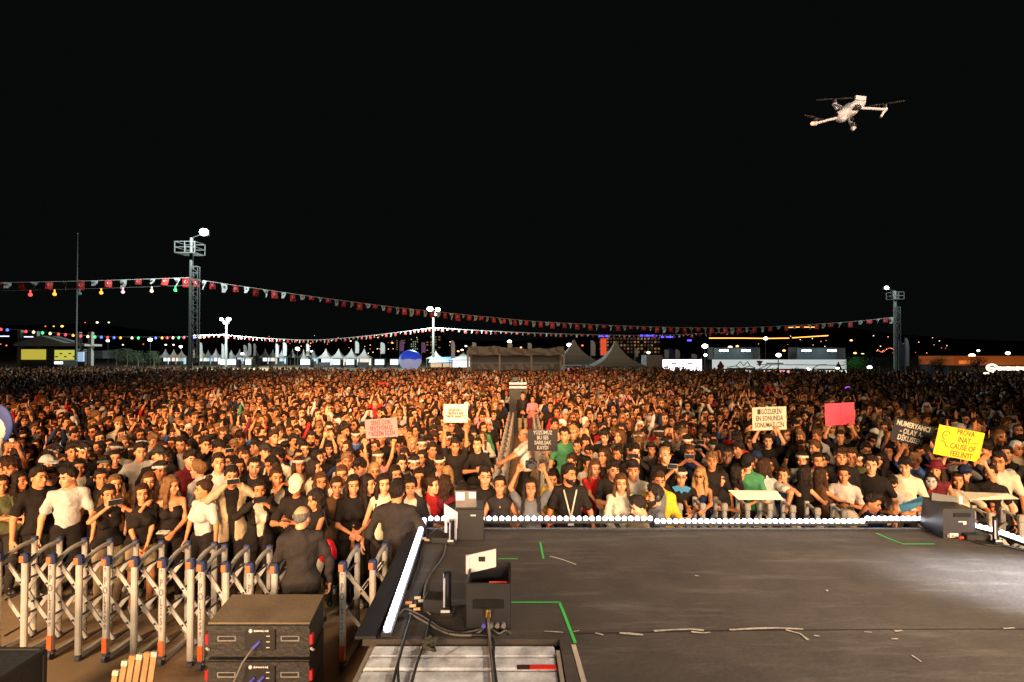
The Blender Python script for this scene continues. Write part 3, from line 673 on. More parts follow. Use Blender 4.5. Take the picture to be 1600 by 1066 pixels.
mb = MB(); p0, p1, p2, p3 = [at(*q, A.y-.02)-e.location for q in ((694, 832), (714, 846), (715, 801), (694, 787))]; mb.add([p0.lerp(p3, .45), p1.lerp(p2, .45), p2, p3]+[v+nb for v in (p0.lerp(p3, .45), p1.lerp(p2, .45), p2, p3)], [(0, 1, 2, 3), (7, 6, 5, 4), (0, 4, 5, 1), (1, 5, 6, 2), (2, 6, 7, 3), (3, 7, 4, 0)])
mb.bar(p0.lerp(p3, .5)+Vector((.02, 0, 0)), p0+Vector((.02, 0, 0)), .03, .012); mb.bar(p1.lerp(p2, .5)-Vector((.02, 0, 0)), p1-Vector((.02, 0, 0)), .03, .012); mb.build('bracket', mat('lilac_white', (.55, .55, .68), .4), e)
# black upright tubes and small boxes with connectors
def tube_lamp(px, pyb, pyt, r, label):
    a = onz(px, pyb, ZS); zt = at(px, pyt, a.y).z-ZS; e = empty('tube_lamp', a, label=label, cat='tube lamp')
    mb = MB(); mb.tube([(0, 0, .03), (0, 0, zt)], r, 16); mb.build('tube', mat('glossy_black', (.01, .01, .012), .18, coat=.6), e)
    mb = MB(); mb.box((0, 0, .018), (r*3.2, r*3, .036), bev=.006); mb.build('base', PLAST, e)
    mb = MB(); mb.box((-.01, -r*1.6, .05), (r*2.2, .01, .02)); mb.build('connector', WHC, e)
    mb = MB(); mb.box((-r*.72, -r*.72, zt*.55), (r*.5, .006, zt*.7), rz=R(-45)); mb.build('pale_patch', mat('pale_stripe', (.5, .5, .6), .3), e)  # narrow pale strip up one side of the tube
tube_lamp(699, 960, 895, .034, 'glossy black upright tube beside the near effects box')
tube_lamp(706, 850, 812, .03, 'glossy black upright tube behind the front effects box')
def small_box(px, py, w, h, d, label, sockets):
    a = onz(px, py, ZS); e = empty('junction_box', a, R(-6), label=label, cat='junction box')
    mb = MB(); mb.box((0, d/2, h/2), (w, d, h), bev=.006); mb.build('box', PLAST, e)
    for i, c_ in enumerate(sockets):
        mb = MB(); x_ = -w/2-.03-.05*(i % 3); mb.tube([(x_, .02+.05*i, .03), (x_-.05, .0+.05*i, .035)], .014, 8); mb.build('connector', mat('connector', c_, .4), e)
small_box(679, 960, .20, .12, .16, 'small black junction box with copper connectors beside near tube', [(.5, .3, .12), (.6, .45, .25), (.55, .2, .1), (.4, .4, .4), (.6, .5, .3)])
small_box(690, 850, .24, .07, .2, 'flat black junction box with copper connectors near the front edge', [(.6, .3, .12), (.6, .55, .5), (.6, .25, .1)])
# right floor monitor
A = onz(1440, 820, ZS); C1 = onz(1474, 842, ZS); C2 = onz(1518, 838, ZS)
zt = at(1474, 796, C1.y).z-ZS; e = empty('floor_monitor', C1, label='black wedge floor monitor lit from the side at the right stage corner', cat='monitor')
w = C2.x-C1.x; dv = Vector((A.x-C1.x, A.y-C1.y, 0)); pr = [(0, 0), (w, .02), (w+dv.x*.8, dv.y+.02), (dv.x*.8, dv.y)]
mb = MB(); n = 4; vs = [(x, y, 0) for x, y in pr]+[(0, 0, zt), (w-.02, .02, zt*1.0), (w+dv.x*.8-.1, dv.y+.02, zt*.98), (dv.x*.8+.05, dv.y, zt*1.02)]
mb.add(vs, [(3, 2, 1, 0), (4, 5, 6, 7), (0, 1, 5, 4), (1, 2, 6, 5), (2, 3, 7, 6), (3, 0, 4, 7)]); mb.build('cabinet', mat('satin_black', (.03, .03, .036), .42, var=.1), e)
mb = MB(); mb.box((w*.56, .004, zt*.80), (w*.5, .02, zt*.13), bev=.006); mb.build('handle_slot', mat('deep_black2', (.004, .004, .004), .9), e)
mb = MB(); mb.box((w*.5, .0, zt*.58), (.05, .008, .012)); mb.box((w*.62, .0, zt*.54), (.04, .008, .04)); mb.box((w*.3, -.002, zt*.12), (.10, .008, .05)); mb.build('marking', WHC, e)
mb = MB(); mb.tube([(w*.12, .0, zt*.12), (w*.12, -.02, zt*.12)], .02, 10); mb.build('plug', GRL, e)
A2 = at(1456, 796, C1.y+.35)-e.location; B2 = at(1497, 798, C1.y+.3)-e.location; T2 = at(1456, 770, C1.y+.4)-e.location; T3 = at(1496, 776, C1.y+.35)-e.location
mb = MB(); nb2 = Vector((0, .03, 0)); mb.add([A2, B2, T3, T2, A2+nb2, B2+nb2, T3+nb2, T2+nb2], [(0, 1, 2, 3), (7, 6, 5, 4), (0, 4, 5, 1), (1, 5, 6, 2), (2, 6, 7, 3), (3, 7, 4, 0)]); mb.build('screen', PLAST, e)
mb = MB(); mb.bar(B2+Vector((.03, -.01, 0)), T3+Vector((.03, -.01, 0)), .03, .02); mb.build('bracket', WHITEP, e)
small_box(1530, 846, .26, .07, .2, 'flat black box with red and brown connectors right of the monitor', [(.6, .06, .03), (.5, .3, .2), (.5, .4, .25)])
tube_lamp(1556, 850, 808, .03, 'glossy black upright tube at the right lamp strip')
# cables on the stage and over the platform
def cable(pts, r, label, m=CABL):
    P_ = [p if isinstance(p, Vector) else onz(p[0], p[1], p[2] if len(p) > 2 else ZS+.014) for p in pts]
    Q_ = []
    for i in range(len(P_)-1):
        a, b, c, d = P_[max(i-1, 0)], P_[i], P_[i+1], P_[min(i+2, len(P_)-1)]
        for t in (0, .25, .5, .75): Q_.append(.5*((2*b)+(c-a)*t+(2*a-5*b+4*c-d)*t*t+(3*b-a-3*c+d)*t**3))
    Q_.append(P_[-1]); mb = MB(); mb.tube(Q_, r, 6); tag(mb.build('cable', m), label, 'cable', 'cables on and around the stage')
cable([(764, 955, ZS+.25), (763, 972, ZS+.1), (765, 1000), (768, 1030), (772, 1075)], .011, 'grey cable from the yellow plug of the near effects box toward camera')
cable([(757, 980), (740, 992), (700, 990), (665, 972), (640, 958)], .010, 'cable sagging from near effects box left to the junction box')
cable([(752, 983), (720, 989), (690, 982), (660, 963), (634, 952), (622, 962)], .008, 'thinner cable beside it ending under the left lamp strip')
cable([(643, 962), (632, 1000), (618, 1050), (612, 1080)], .011, 'leftmost black cable running over the grey platform', BCAB)
cable([(640, 970), (628, 1010), (622, 1040), (624, 1080)], .009, 'second black cable over the platform next to the leftmost one', BCAB)
cable([(672, 968), (665, 1000), (652, 1035), (640, 1080)], .011, 'third black cable over the platform with a tangled strap', BCAB)
cable([(700, 990), (730, 992), (768, 996), (771, 1030), (777, 1080)], .012, 'black cable crossing the middle of the grey platform', BCAB)
cable([(690, 862), (676, 890), (655, 925), (648, 950)], .009, 'cable on the deck running back from the front junction box', BCAB)
cable([(697, 850), (692, 870), (668, 905), (662, 945), (672, 960)], .008, 'cable looping between the two junction boxes', CABL)
cable([(668, 830), (660, 850), (655, 880), (640, 920)], .007, 'thin cable beside the left lamp strip', BCAB)
cable([(672, 834), (685, 826), (697, 832), (705, 828)], .007, 'short thin cable tangle behind the front junction box', CABL)
cable([(1518, 846), (1545, 852), (1575, 853), (1610, 862)], .008, 'cable behind the right floor monitor running to the edge', BCAB)
cable([(798, 990), (790, 985), (780, 990), (770, 984)], .007, 'short cable curl at the right foot of the near effects box')
mb = MB(); p = onz(672, 1014, ZS); 
for i in range(5): mb.tube([p+Vector((random.uniform(-.05, .05), random.uniform(-.1, .1), .015+.012*j)) for j in range(4)], .014, 6)
tag(mb.build('strap', mat('olive_strap', (.07, .06, .035), .9)), 'tangled dark strap lying on the grey platform', 'strap')

# ------------------------------------------------------------------ expanding barriers
BLU = mat('blue_cap', (.022, .035, .10), .5); ORG = mat('orange_sticker', (.70, .13, .03), .5); GCAP = mat('grey_cap', (.34, .30, .25), .5); RUB = mat('grey_wheel', (.05, .055, .08), .6); TXT = mat('dark_letters', (.12, .12, .13), .6)
BM = {}
def text_mesh(name, txt, size, m, ext=.001, bold=0, align='CENTER'):
    k = (txt, size, m.name)
    if k in BM: return BM[k]
    cu = bpy.data.curves.new(name, 'FONT'); cu.body = txt; cu.size = size; cu.extrude = ext; cu.offset = bold; cu.align_x = align; cu.align_y = 'CENTER'; cu.resolution_u = 2; cu.space_line = .95
    o = bpy.data.objects.new(name, cu); col.objects.link(o); dg = bpy.context.evaluated_depsgraph_get(); dg.update(); me = bpy.data.meshes.new_from_object(o.evaluated_get(dg)); bpy.data.objects.remove(o)
    me.materials.clear(); me.materials.append(m); me.name = name; BM[k] = me; return me
def shared(key, fn):
    if key not in BM: BM[key] = fn()
    return BM[key]
def expanding_barrier(pts, nrm, label, zt=1.10, wheels=2, back=.46, rails=True, group='expanding barriers'):
    """pts: ground spots of the front posts; nrm: direction from front posts to rear posts"""
    o = Vector(pts[0]); e = empty('expanding_barrier', o, label=label, cat='barrier', group=group); nrm = Vector(nrm).normalized()*back; up = Vector((0, 0, 1))
    ang = math.atan2(nrm.y, nrm.x)-R(90); n = len(pts)
    def post(): b = MB(); b.box((0, 0, zt/2+.03), (.068, .045, zt-.06), bev=.012); return b.mesh('post', ALU)
    def rpost(): b = MB(); b.box((0, 0, zt/2+.06), (.062, .042, zt-.0), bev=.012); return b.mesh('rear_post', ALU)
    def cap(): b = MB(); b.box((0, 0, 0), (.088, .07, .11), bev=.016); return b.mesh('cap', BLU if wheels else GCAP)
    def stk(): b = MB(); b.box((-.012, -.0365, -.005), (.046, .006, .07)); return b.mesh('sticker', ORG)
    def rcap(): b = MB(); b.box((0, 0, 0), (.07, .052, .05), bev=.01); return b.mesh('cap', BLU if wheels else GCAP)
    def foot(): b = MB(); b.box((0, 0, .025), (.062, .055, .05), bev=.01); return b.mesh('foot', RUB)
    def whl():
        b = MB(); b.tube([(-.022, 0, .05), (.022, 0, .05)], .05, 14); b.box((0, 0, .095), (.07, .05, .04), bev=.008); return b.mesh('wheel', RUB)
    def ost(): b = MB(); b.box((0, -.006, .19), (.056, .052, .16), bev=.004); return b.mesh('sticker', ORG)
    def arch():
        b = MB(); q = [Vector((0, back*u, zt-.12+.15*math.sin(min(u*1.35, 1)*1.571)**.75)) for u in (0, .03, .09, .18, .3, .45, .62, .8, 1)]; b.tube(q, .025, 8); return b.mesh('handrail', ALU)
    def fbar(): b = MB(); b.bar((0, .03, .045), (0, back, .045), .045, .04); return b.mesh('foot_bar', ALU)
    for i, p in enumerate(pts):
        p = Vector(p)-o; rot = (0, 0, ang)
        f = link('front_post', shared(('p', zt), post), e, p, rot); c0 = link('cap', shared('cap' if wheels else 'gcap', cap), f, (0, 0, zt))
        if wheels: link('sticker', shared('stk', stk), f, (0, 0, zt))
        if wheels and i % wheels == 0:
            link('wheel', shared('whl', whl), f); link('sticker', shared('ost', ost), f)
            t_ = link('lettering', text_mesh('lettering', '*\nP\nO\nL\nİ\nS\n*', .062, TXT, .0012, .0012), f, (0, -.0245, zt*.62), (R(90), 0, 0)); t_.scale = (1, 1.75, 1)
        else: link('foot', shared('foot', foot), f)
        r_ = link('rear_post', shared(('r', zt), rpost), e, p+nrm, rot); link('cap', shared('rcap' if wheels else 'grcap', rcap), r_, (0, 0, zt+.05)); link('foot', shared('foot', foot), r_)
        if rails: link('handrail', shared(('a', zt, back), arch), e, p, rot)
        link('foot_bar', shared(('f', back), fbar), e, p, rot)
    for ly, mt in ((.12, 0), (.36, .012)):
        mb = MB()
        for i in range(n-1):
            a, b = Vector(pts[i])-o, Vector(pts[i+1])-o; off = nrm*(ly/.46)
            for z0, z1 in ((.98, .58), (.58, .18)):
                A_, B_ = a+off, b+off
                if mt: mb.bar(A_+up*z1, B_+up*z0, .042, .016, up=nrm)
                else: mb.bar(A_+up*z0, B_+up*z1, .042, .016, up=nrm)
        if ly < .3: mb.build('lattice', ALU, e)
    for i, p in enumerate(pts):
        for z0 in (.98, .58, .18): mb.tube([Vector(p)-o+up*z0+nrm*.2, Vector(p)-o+up*z0+nrm*.85], .011, 6, 1)
        if i < n-1:
            q = (Vector(p)+Vector(pts[i+1]))/2-o
            for z0 in (.78, .38): mb.tube([q+up*z0+nrm*.2, q+up*z0+nrm*.85], .012, 6, 1)
    mb.build('lattice', [ALU, RUB], e)
    return e
def gp(px, py): v = onz(px, py, 0); return (v.x, v.y, 0)
def row(a, b, n): a, b = Vector(a), Vector(b); return [a.lerp(b, i/(n-1)) for i in range(n)]
A0 = Vector(gp(297, 1042)); dirL = Vector((1, -.03, 0)).normalized()
expanding_barrier(row(Vector(gp(-5, 1026)), A0, 8), (0, 1, 0), 'silver expanding police barrier at the far left with blue caps')
expanding_barrier(row(Vector(gp(314, 1048)), Vector(gp(428, 1052)), 4), (0, 1, 0), 'short silver expanding barrier behind the speaker stack')
expanding_barrier(row(Vector(gp(535, 1048)), Vector(gp(628, 1040)), 3), (.05, 1, 0), 'short silver expanding barrier between speaker stack and stage')
def zp(px, py, Y): v = at(px, py, Y); return v
YB = 8.05
expanding_barrier([Vector((at(px, 800, YB).x, YB, 0)) for px in (1062, 1098, 1132, 1168, 1203)], (-.1, 1, 0), 'silver expanding barrier before the right crowd, under the cream board', wheels=0, back=.28)
expanding_barrier([Vector((at(px, 800, YB-.1).x, YB-.1-.004*(px-1236), 0)) for px in (1238, 1269, 1302, 1345, 1405, 1440)], (0, 1, 0), 'silver expanding barrier before the right crowd behind the crouching person', wheels=0, back=.28)
expanding_barrier([Vector((at(px, 800, YB-.35).x, YB-.35-.003*(px-1500), 0)) for px in (1500, 1537, 1573, 1612, 1650)], (0, 1, 0), 'silver expanding barrier at the right edge under the grey board', wheels=0, back=.28)
expanding_barrier([Vector((at(px, 800, YB-.0).x, YB, 0)) for px in (905, 940, 975)], (-.1, 1, 0), 'silver expanding barrier right of the aisle behind the lanyard wearer', wheels=0, back=.28)
def aisle_bar(x0, x1, s, label, y0=9.0):
    pts = [Vector((x0+(x1-x0)*i/16, y0+i*.74, 0)) for i in range(17)]
    return expanding_barrier(pts, (s, 0, 0), label, wheels=0, back=.16, zt=.98, rails=False)
AXL = (at(778, 800, 9.).x, at(802, 640, 20).x); AXR = (at(854, 800, 9.).x, at(834, 640, 20).x)
aisle_bar(AXL[0], AXL[1], -1, 'long silver barrier along the left side of the aisle through the crowd')
aisle_bar(AXR[0], AXR[1], 1, 'long silver barrier along the right side of the aisle through the crowd')
# boards lying on the barriers
def board(pxs, z, c, label, t=.008, nm='board'):
    vs = [onz(a, b, z+dz) for a, b, dz in pxs]; n_ = Vector((0, 0, t)); mb = MB(); mb.add(vs+[v+n_ for v in vs], [(3, 2, 1, 0), (4, 5, 6, 7), (0, 1, 5, 4), (1, 2, 6, 5), (2, 3, 7, 6), (3, 0, 4, 7)])
    tag(mb.build(nm, mat('board', c, .7, var=.08)), label, nm)
board([(1154, 781, 0), (1224, 781, .0), (1214, 768, .10), (1138, 767, .10)], 1.27, (.78, .66, .46), 'cream cardboard sheet lying flat on the barrier tops')
board([(1515, 782, 0), (1592, 780, 0), (1575, 772, .07), (1498, 769, .07)], 1.27, (.50, .47, .38), 'grey board lying on the barrier at the right edge')
board([(1410, 802, -.12), (1458, 782, 0), (1440, 776, .02), (1404, 790, -.02)], 1.22, (.04, .18, .34), 'blue cloth draped over the barrier beside the right floor monitor', nm='cloth')
# ------------------------------------------------------------------ people placed one by one
HAND = []      # (px, py, Y, short landmark text)
def P(px, py, H, label, mark=None, yaw=0, tgt=(.6, .5), floor=0, **p):
    sq = p.get('squat', 0); ztop = (H*1.018-sq*H/1.72)*(1 if not p.get('lean') else 1-.35*(1-math.cos(R(p['lean'])))*1)
    v = onz(px, py, ztop+floor)
    if px > 1040 and sq == 0 and v.y < 8.55:
        v = at(px, py, 8.55); p['squat'] = round(max(0, (H*1.018-v.z)*1.72/H), 2); v.z = 0
    rz = math.atan2(tgt[0]-v.x, v.y-tgt[1])+R(yaw)
    if p.get('lean'): v = v+Vector((-math.sin(rz), math.cos(rz), 0))*.55*math.sin(R(p['lean']))
    b = person(v.x, v.y, p, floor, rz, H, label); HAND.append((px, py, v.y, mark)); return b
def held_phone(b, p_key, label, c='lightgrey', dz=.06, dy=-.05, tilt=0):
    m, k = USED[b.name]; J = m['J']; L_, R_ = J['WL'], J['WR']
    loc = {'both': (L_+R_)/2+Vector((0, dy, dz)), 'R': R_+Vector((.02, dy, dz)), 'L': L_+Vector((-.02, dy, dz))}[p_key]
    w = Matrix.Rotation(b.rotation_euler.z, 3, 'Z') @ (loc*k)+b.location
    return phone(w, b.rotation_euler.z+math.pi, label, tilt, c)
# left front row
P(61, 728, 1.80, 'person in black polo shirt standing at the far left behind the barrier', 'person in the black polo shirt', yaw=18, top='polo', tc='black', bc='black', pose='down', hair='short', hyaw=10)
P(107, 728, 1.79, 'person in white polo shirt with arms down, head turned to the left', 'person in the white polo shirt', yaw=-10, top='polo', tc='white', bc='black', pose='down', hair='short', hyaw=-48, hpitch=8, tuck=1)
P(30, 736, 1.66, 'person with loose long dark hair at far left, face turned right', None, yaw=20, sex='f', top='tank', tc='olive', hair='wavy', hc='black', hyaw=25, pose='clasp')
P(3, 742, 1.64, 'person in olive top cut by the left picture edge', None, sex='f', top='tee', tc='olive', hair='long', hc='brown', pose='cross')
b = P(170, 756, 1.63, 'person in black crop top and beige trousers filming with a grey phone', 'person filming in the black crop top', yaw=5, sex='f', top='tank', tc='black', bc='khaki', pose='phone', hair='pony', hc='black', sc='white', lh=(.08, -.30, 1.50), rh=(-.06, -.30, 1.50))
held_phone(b, 'both', 'grey phone held before the face of the person in black crop top', 'lightgrey')
P(222, 755, 1.62, 'person in black T-shirt and shorts with long brown hair, hands crossed low', 'long-haired person with crossed hands', yaw=0, sex='f', top='tee', tc='black', bc='khaki', bot='shorts', pose='low', hair='wavy', hc='brown', sc='white')
P(233, 737, 1.66, 'person with wavy brown hair directly behind the one with crossed hands', None, yaw=-5, sex='f', top='tank', tc='brown', pose='down', hair='wavy', hc='chestnut')
P(220, 691, 1.86, 'tall person in white T-shirt wearing a dark necklace', 'tall person in the white T-shirt', yaw=4, top='tee', tc='white', pose='pockets', hair='short', hc='black', wide=1.05)
P(250, 720, 1.74, 'person wearing white headband beside the tall white T-shirt', None, yaw=15, top='tee', tc='cream', pose='down', hair='quiff', ex=[('bandana', 'white')])
P(158, 731, 1.70, 'person in black tank top between white polo and filming person', None, yaw=5, sex='f', top='tank', tc='black', pose='down', hair='pony')
P(180, 741, 1.62, 'person with light brown hair just behind the filming person', None, yaw=8, sex='f', top='tee', tc='brown', pose='down', hair='wavy', hc='lightbrown')
P(124, 716, 1.72, 'person with long dark hair behind the white polo shirt', None, yaw=0, sex='f', top='tee', tc='stone', pose='cross', hair='long')
P(164, 712, 1.76, 'person in patterned dark headband right of the long-haired one', None, top='tee', tc='dark', pose='down', hair='short', ex=[('bandana', 'grey')])
P(180, 702, 1.74, 'person with oval face and black hair in dark top, third row left', None, sex='f', top='tee', tc='black', pose='down', hair='pony')
P(74, 711, 1.77, 'person in white cap worn askew above the black polo shirt', None, yaw=25, top='tee', tc='black', pose='down', hair='short', ex=[('cap', 'lightgrey')])
P(78, 730, 1.72, 'person half hidden between the black and white polo shirts', None, yaw=15, top='tee', tc='black', pose='down', hair='short')
b = P(268, 742, 1.68, 'person in black strapless top, head turned left, holding a white phone low', 'person in the black strapless top', yaw=-5, sex='f', top='strap', tc='black', bc='black', pose='hold', hair='wavy', hc='lightbrown', hyaw=55, hpitch=10, lh=(.02, -.3, 1.02), rh=(-.30, -.22, 1.42), ex=[('beanie', 'dark')][:0])
phone(world_of(b, USED[b.name][0], 'WL')+Vector((-.1, -.04, .03)), 0, 'white phone held low by the person in the black strapless top', R(-70), 'white')
P(319, 748, 1.66, 'person in tight white top and black trousers seen in left profile', 'person in the tight white top', yaw=-55, sex='f', top='tee', tc='white', bc='black', pose='down', hair='bun', hc='brown', hyaw=-25, tuck=1)
b = P(362, 727, 1.80, 'person in beige jacket filming with both hands raised', 'person in the beige jacket', yaw=0, top='jacket', tc='beige', ic='black', bc='black', pose='phone', hair='short', hc='black', lh=(.06, -.30, 1.56), rh=(-.09, -.30, 1.56))
held_phone(b, 'both', 'pale phone held up by the person in beige jacket', 'cream', dz=.05)
P(397, 713, 1.82, 'short-haired person in dark open jacket behind the beige jacket', None, yaw=0, top='jacket', tc='black', ic='dark', pose='down', hair='buzz')
b = P(405, 749, 1.66, 'person in black suit jacket and white shirt holding phone at face', 'person in the black suit jacket', yaw=5, sex='f', top='jacket', tc='black', ic='cream', bc='black', pose='phone', hair='pony', hyaw=-5, lh=(.02, -.28, 1.48), rh=(-.12, -.28, 1.52))
held_phone(b, 'both', 'dark phone held by the person in the black suit jacket', 'black', dz=.05)
P(432, 729, 1.76, 'person in open black jacket with a hand at the mouth', None, yaw=8, sex='f', top='jacket', tc='black', ic='cream', bc='black', pose='chin', hair='bun', hc='brown')
b = P(464, 741, 1.74, 'person in white and red cap looking down at a phone', 'person in the white and red cap', yaw=-30, top='tee', tc='black', bc='black', pose='text', hair='short', hpitch=22, hyaw=15, ex=[('cap', 'cream')])
held_phone(b, 'both', 'dark phone in the hands of the person in the cap', 'black', dz=.03, tilt=R(-50))
P(311, 719, 1.74, 'light brown haired person in white top turned away to the left', None, yaw=-125, top='tee', tc='white', pose='down', hair='short', hc='lightbrown')
P(342, 708, 1.82, 'person in white T-shirt looking up, above the tight white top', None, top='tee', tc='white', pose='down', hair='short', hpitch=-12)
P(297, 703, 1.78, 'person with black fringe left of the person looking up', None, yaw=20, top='tee', tc='maroon', pose='down', hair='quiff')
P(374, 716, 1.62, 'smiling person with long dark hair between beige and dark jackets', None, sex='f', top='tee', tc='black', pose='down', hair='long')
b = P(495, 762, 1.64, 'person with long dark hair in left profile, bare arm and white trousers', 'long-haired person with the red bag', yaw=-70, sex='f', top='tank', tc='black', bc='cream', pose='text', hair='long', hyaw=-5, hpitch=14)
m_, k_ = USED[b.name]
P(552, 741, 1.72, 'person in loose black T-shirt with hands clasped at the waist', 'person with clasped hands', yaw=2, sex='f', top='tee', tc='black', bc='black', pose='clasp', hair='long', wide=1.1)
P(526, 744, 1.66, 'smiling person in tan top beside the one with clasped hands', None, yaw=2, sex='f', top='tank', tc='brown', pose='down', hair='pony', hc='brown')
P(501, 737, 1.66, 'person with long chestnut hair left of the smiling one', None, yaw=5, sex='f', top='tee', tc='dark', pose='down', hair='long', hc='chestnut')
P(574, 740, 1.70, 'person looking right with long dark hair and choker', None, yaw=35, sex='f', top='tank', tc='black', pose='down', hair='long', hyaw=20)
P(600, 739, 1.73, 'person in cream top with black choker left of the guard', 'person with the black choker', yaw=3, sex='f', top='tank', tc='cream', bc='black', pose='down', hair='long')
P(642, 744, 1.70, 'person in black leather jacket right of the guard with back turned', None, yaw=-10, sex='f', top='jacket', tc='dark', ic='cream', bc='black', pose='down', hair='pony')
P(655, 730, 1.70, 'person with long black hair raising head over the leather jacket', None, sex='f', top='tank', tc='cream', pose='down', hair='long')
P(618, 726, 1.70, 'person with long black hair smiling toward the right', None, yaw=15, sex='f', top='tee', tc='black', pose='down', hair='wavy')
P(585, 722, 1.66, 'blond person behind the choker wearer', None, sex='f', top='tee', tc='cream', pose='down', hair='long', hc='blond')
P(563, 715, 1.76, 'person in cream shirt looking down, black fringe hair', None, yaw=-40, hpitch=15, top='tee', tc='black', pose='down', hair='quiff')
P(542, 706, 1.74, 'person with light brown curtain hair in cream hoodie', None, top='long', tc='cream', pose='down', hair='quiff', hc='lightbrown')
P(534, 726, 1.74, 'person with chestnut hair over the smiling person', None, yaw=-5, sex='f', top='tee', tc='cream', pose='down', hair='pony', hc='chestnut')
P(468, 712, 1.72, 'person with white patterned headband and brown hair above the cap', None, yaw=5, sex='f', top='tank', tc='brown', pose='down', hair='wavy', hc='brown', ex=[('bandana', 'white')])
P(490, 716, 1.74, 'person with black hair in profile right of the headband wearer', None, yaw=70, sex='f', top='tee', tc='cream', pose='down', hair='long')
# security, aisle and pit
P(472, 789, 1.70, 'grey-haired balding guard in black jacket with back turned at the barrier', 'balding guard', yaw=168, top='jacket', tc='dark', ic='black', bc='black', bot='trousers', pose='pockets', hair='balding', hc='grey', wide=1.15, hyaw=-25, lh=(.285, -.08, .865), rh=(-.285, -.06, .865))
P(620, 750, 1.80, 'dark-haired guard in black suit seen from behind near the stage corner', 'dark-haired guard', yaw=-178, tgt=(-2, 0), top='jacket', tc='dark', ic='black', bc='black', pose='pockets', hair='short', hc='black', wide=1.2, hyaw=5)
P(695, 741, 1.66, 'brown-haired person from behind right of a red cloth', None, yaw=165, sex='f', top='tee', tc='maroon', pose='down', hair='long', hc='brown')
P(674, 742, 1.66, 'person in red sleeveless top with bare shoulder by the stage corner', None, yaw=60, sex='f', top='tank', tc='red', pose='clasp', hair='pony', hc='brown')
P(722, 755, 1.58, 'person with short dark hair turned away behind the clear screen', None, yaw=175, top='tee', tc='black', pose='down', hair='short')
P(758, 727, 1.80, 'person in black T-shirt standing just behind the black halter top', None, yaw=4, top='tee', tc='black', pose='down', hair='short', tgt=(0, 0))
P(781, 742, 1.70, 'person in black halter top at the front of the stage, chin raised', 'person in the black halter top', yaw=0, tgt=(0, 0), sex='f', top='tank', tc='dark', bc='black', pose='down', hair='pony', hpitch=-10)
b = P(829, 745, 1.70, 'photographer in grey T-shirt holding a camera overhead', 'photographer with raised camera', yaw=4, tgt=(0, 0), sex='f', top='tee', tc='grey', pose='camera', hair='wavy', hc='black', hpitch=-8, lh=(.17, -.10, 1.86), rh=(-.17, -.10, 1.86))
cp = (world_of(b, USED[b.name][0], 'WL')+world_of(b, USED[b.name][0], 'WR'))/2
ce = empty('camera', cp+Vector((0, -.02, .08)), label='black camera with a big lens held overhead by the photographer', cat='camera')
mb = MB(); mb.box((0, 0, 0), (.15, .07, .10), bev=.01); mb.box((0, 0, .06), (.06, .06, .035), bev=.008); mb.build('camera_body', PLAST, ce); mb = MB(); mb.tube([(0, -.03, 0), (0, -.14, 0)], .042, 14); mb.build('lens', PLAST, ce)
P(865, 731, 1.66, 'person in yellow top looking down beside the lanyard wearer', None, yaw=-15, sex='f', top='tee', tc='yellow', pose='clasp', hair='bob', hpitch=20)
b = P(889, 724, 1.80, 'bearded person in black T-shirt with lanyard, face turned right', 'bearded lanyard wearer', yaw=8, tgt=(0, 0), top='tee', tc='black', bc='black', pose='down', hair='short', hyaw=40, ex=[('beard', 'black')], wide=1.1, lh=(.32, -.12, .86), rh=(-.30, -.10, .84))
mb = MB()
for s in (-1, 1): mb.bar((s*.085, -.115, 1.43), (.0, -.165, 1.08), .018, .006, up=(0, -1, 0))
ly = mb.build('lanyard', mat('lanyard', (.5, .42, .3), .7), b); mb = MB(); mb.box((0, -.17, 1.03), (.075, .006, .10)); mb.build('badge', WHITEP, ly)
P(929, 716, 1.72, 'person in bright red T-shirt leaning on another, long auburn hair', 'person in the bright red T-shirt', yaw=15, sex='f', top='tee', tc='red', pose='reach', hair='long', hc='chestnut', lean=8, lh=(.45, -.25, 1.2))
P(957, 717, 1.78, 'person in black shirt with pale collar leaning on the barrier', None, yaw=15, top='polo', tc='dark', pose='lean', hair='quiff', lean=12)
b = P(970, 739, 1.68, 'person in cream blazer with auburn hair looking at a phone', 'person in the cream blazer', yaw=10, tgt=(0, 0), sex='f', top='jacket', tc='cream', ic='cream', bc='cream', pose='hold', hair='long', hc='chestnut')
phone(world_of(b, USED[b.name][0], 'WR')+Vector((0, -.1, .12)), 0, 'dark phone in the hand of the person in the cream blazer', R(-40), 'black', R(60))
P(989, 718, 1.80, 'person in beige sweatshirt and turned-back cap, arms down', 'person in the beige sweatshirt', yaw=0, top='long', tc='stone', pose='down', hair='short', ex=[('bandana', 'black')])
P(1024, 757, 1.78, 'crew member with headphones and grey shirt in left profile', 'crew member with headphones', yaw=-70, tgt=(0, 0), squat=.18, top='tee', tc='grey', pose='down', hair='short', ex=[('beard', 'black'), ('headphones', 'black')])
P(998, 774, 1.74, 'crouching person with thinning hair right under the cream blazer', None, yaw=-60, tgt=(0, 0), squat=.28, top='tee', tc='beige', pose='down', hair='short', hpitch=20)
P(1029, 735, 1.74, 'person in yellow hooded jacket behind the crew member', 'person in the yellow jacket', yaw=10, top='jacket', tc='yellow', ic='grey', pose='down', hair='short', hc='brown')
b = P(1064, 730, 1.74, 'person in black shirt with blue print, raising a phone', 'person in the blue print shirt', yaw=0, top='tee', tc='black', pose='phone_up', hair='short', ex=[('bandana', 'cream'), ('glasses', 'black')], lh=(.1, -.42, 1.12), rh=(-.16, -.28, 1.72))
mb = MB(); pg = [(-.14, .02), (-.06, .05), (0, .02), (.06, .05), (.14, .02), (.09, -.05), (.03, -.03), (0, -.07), (-.03, -.03), (-.09, -.05)]
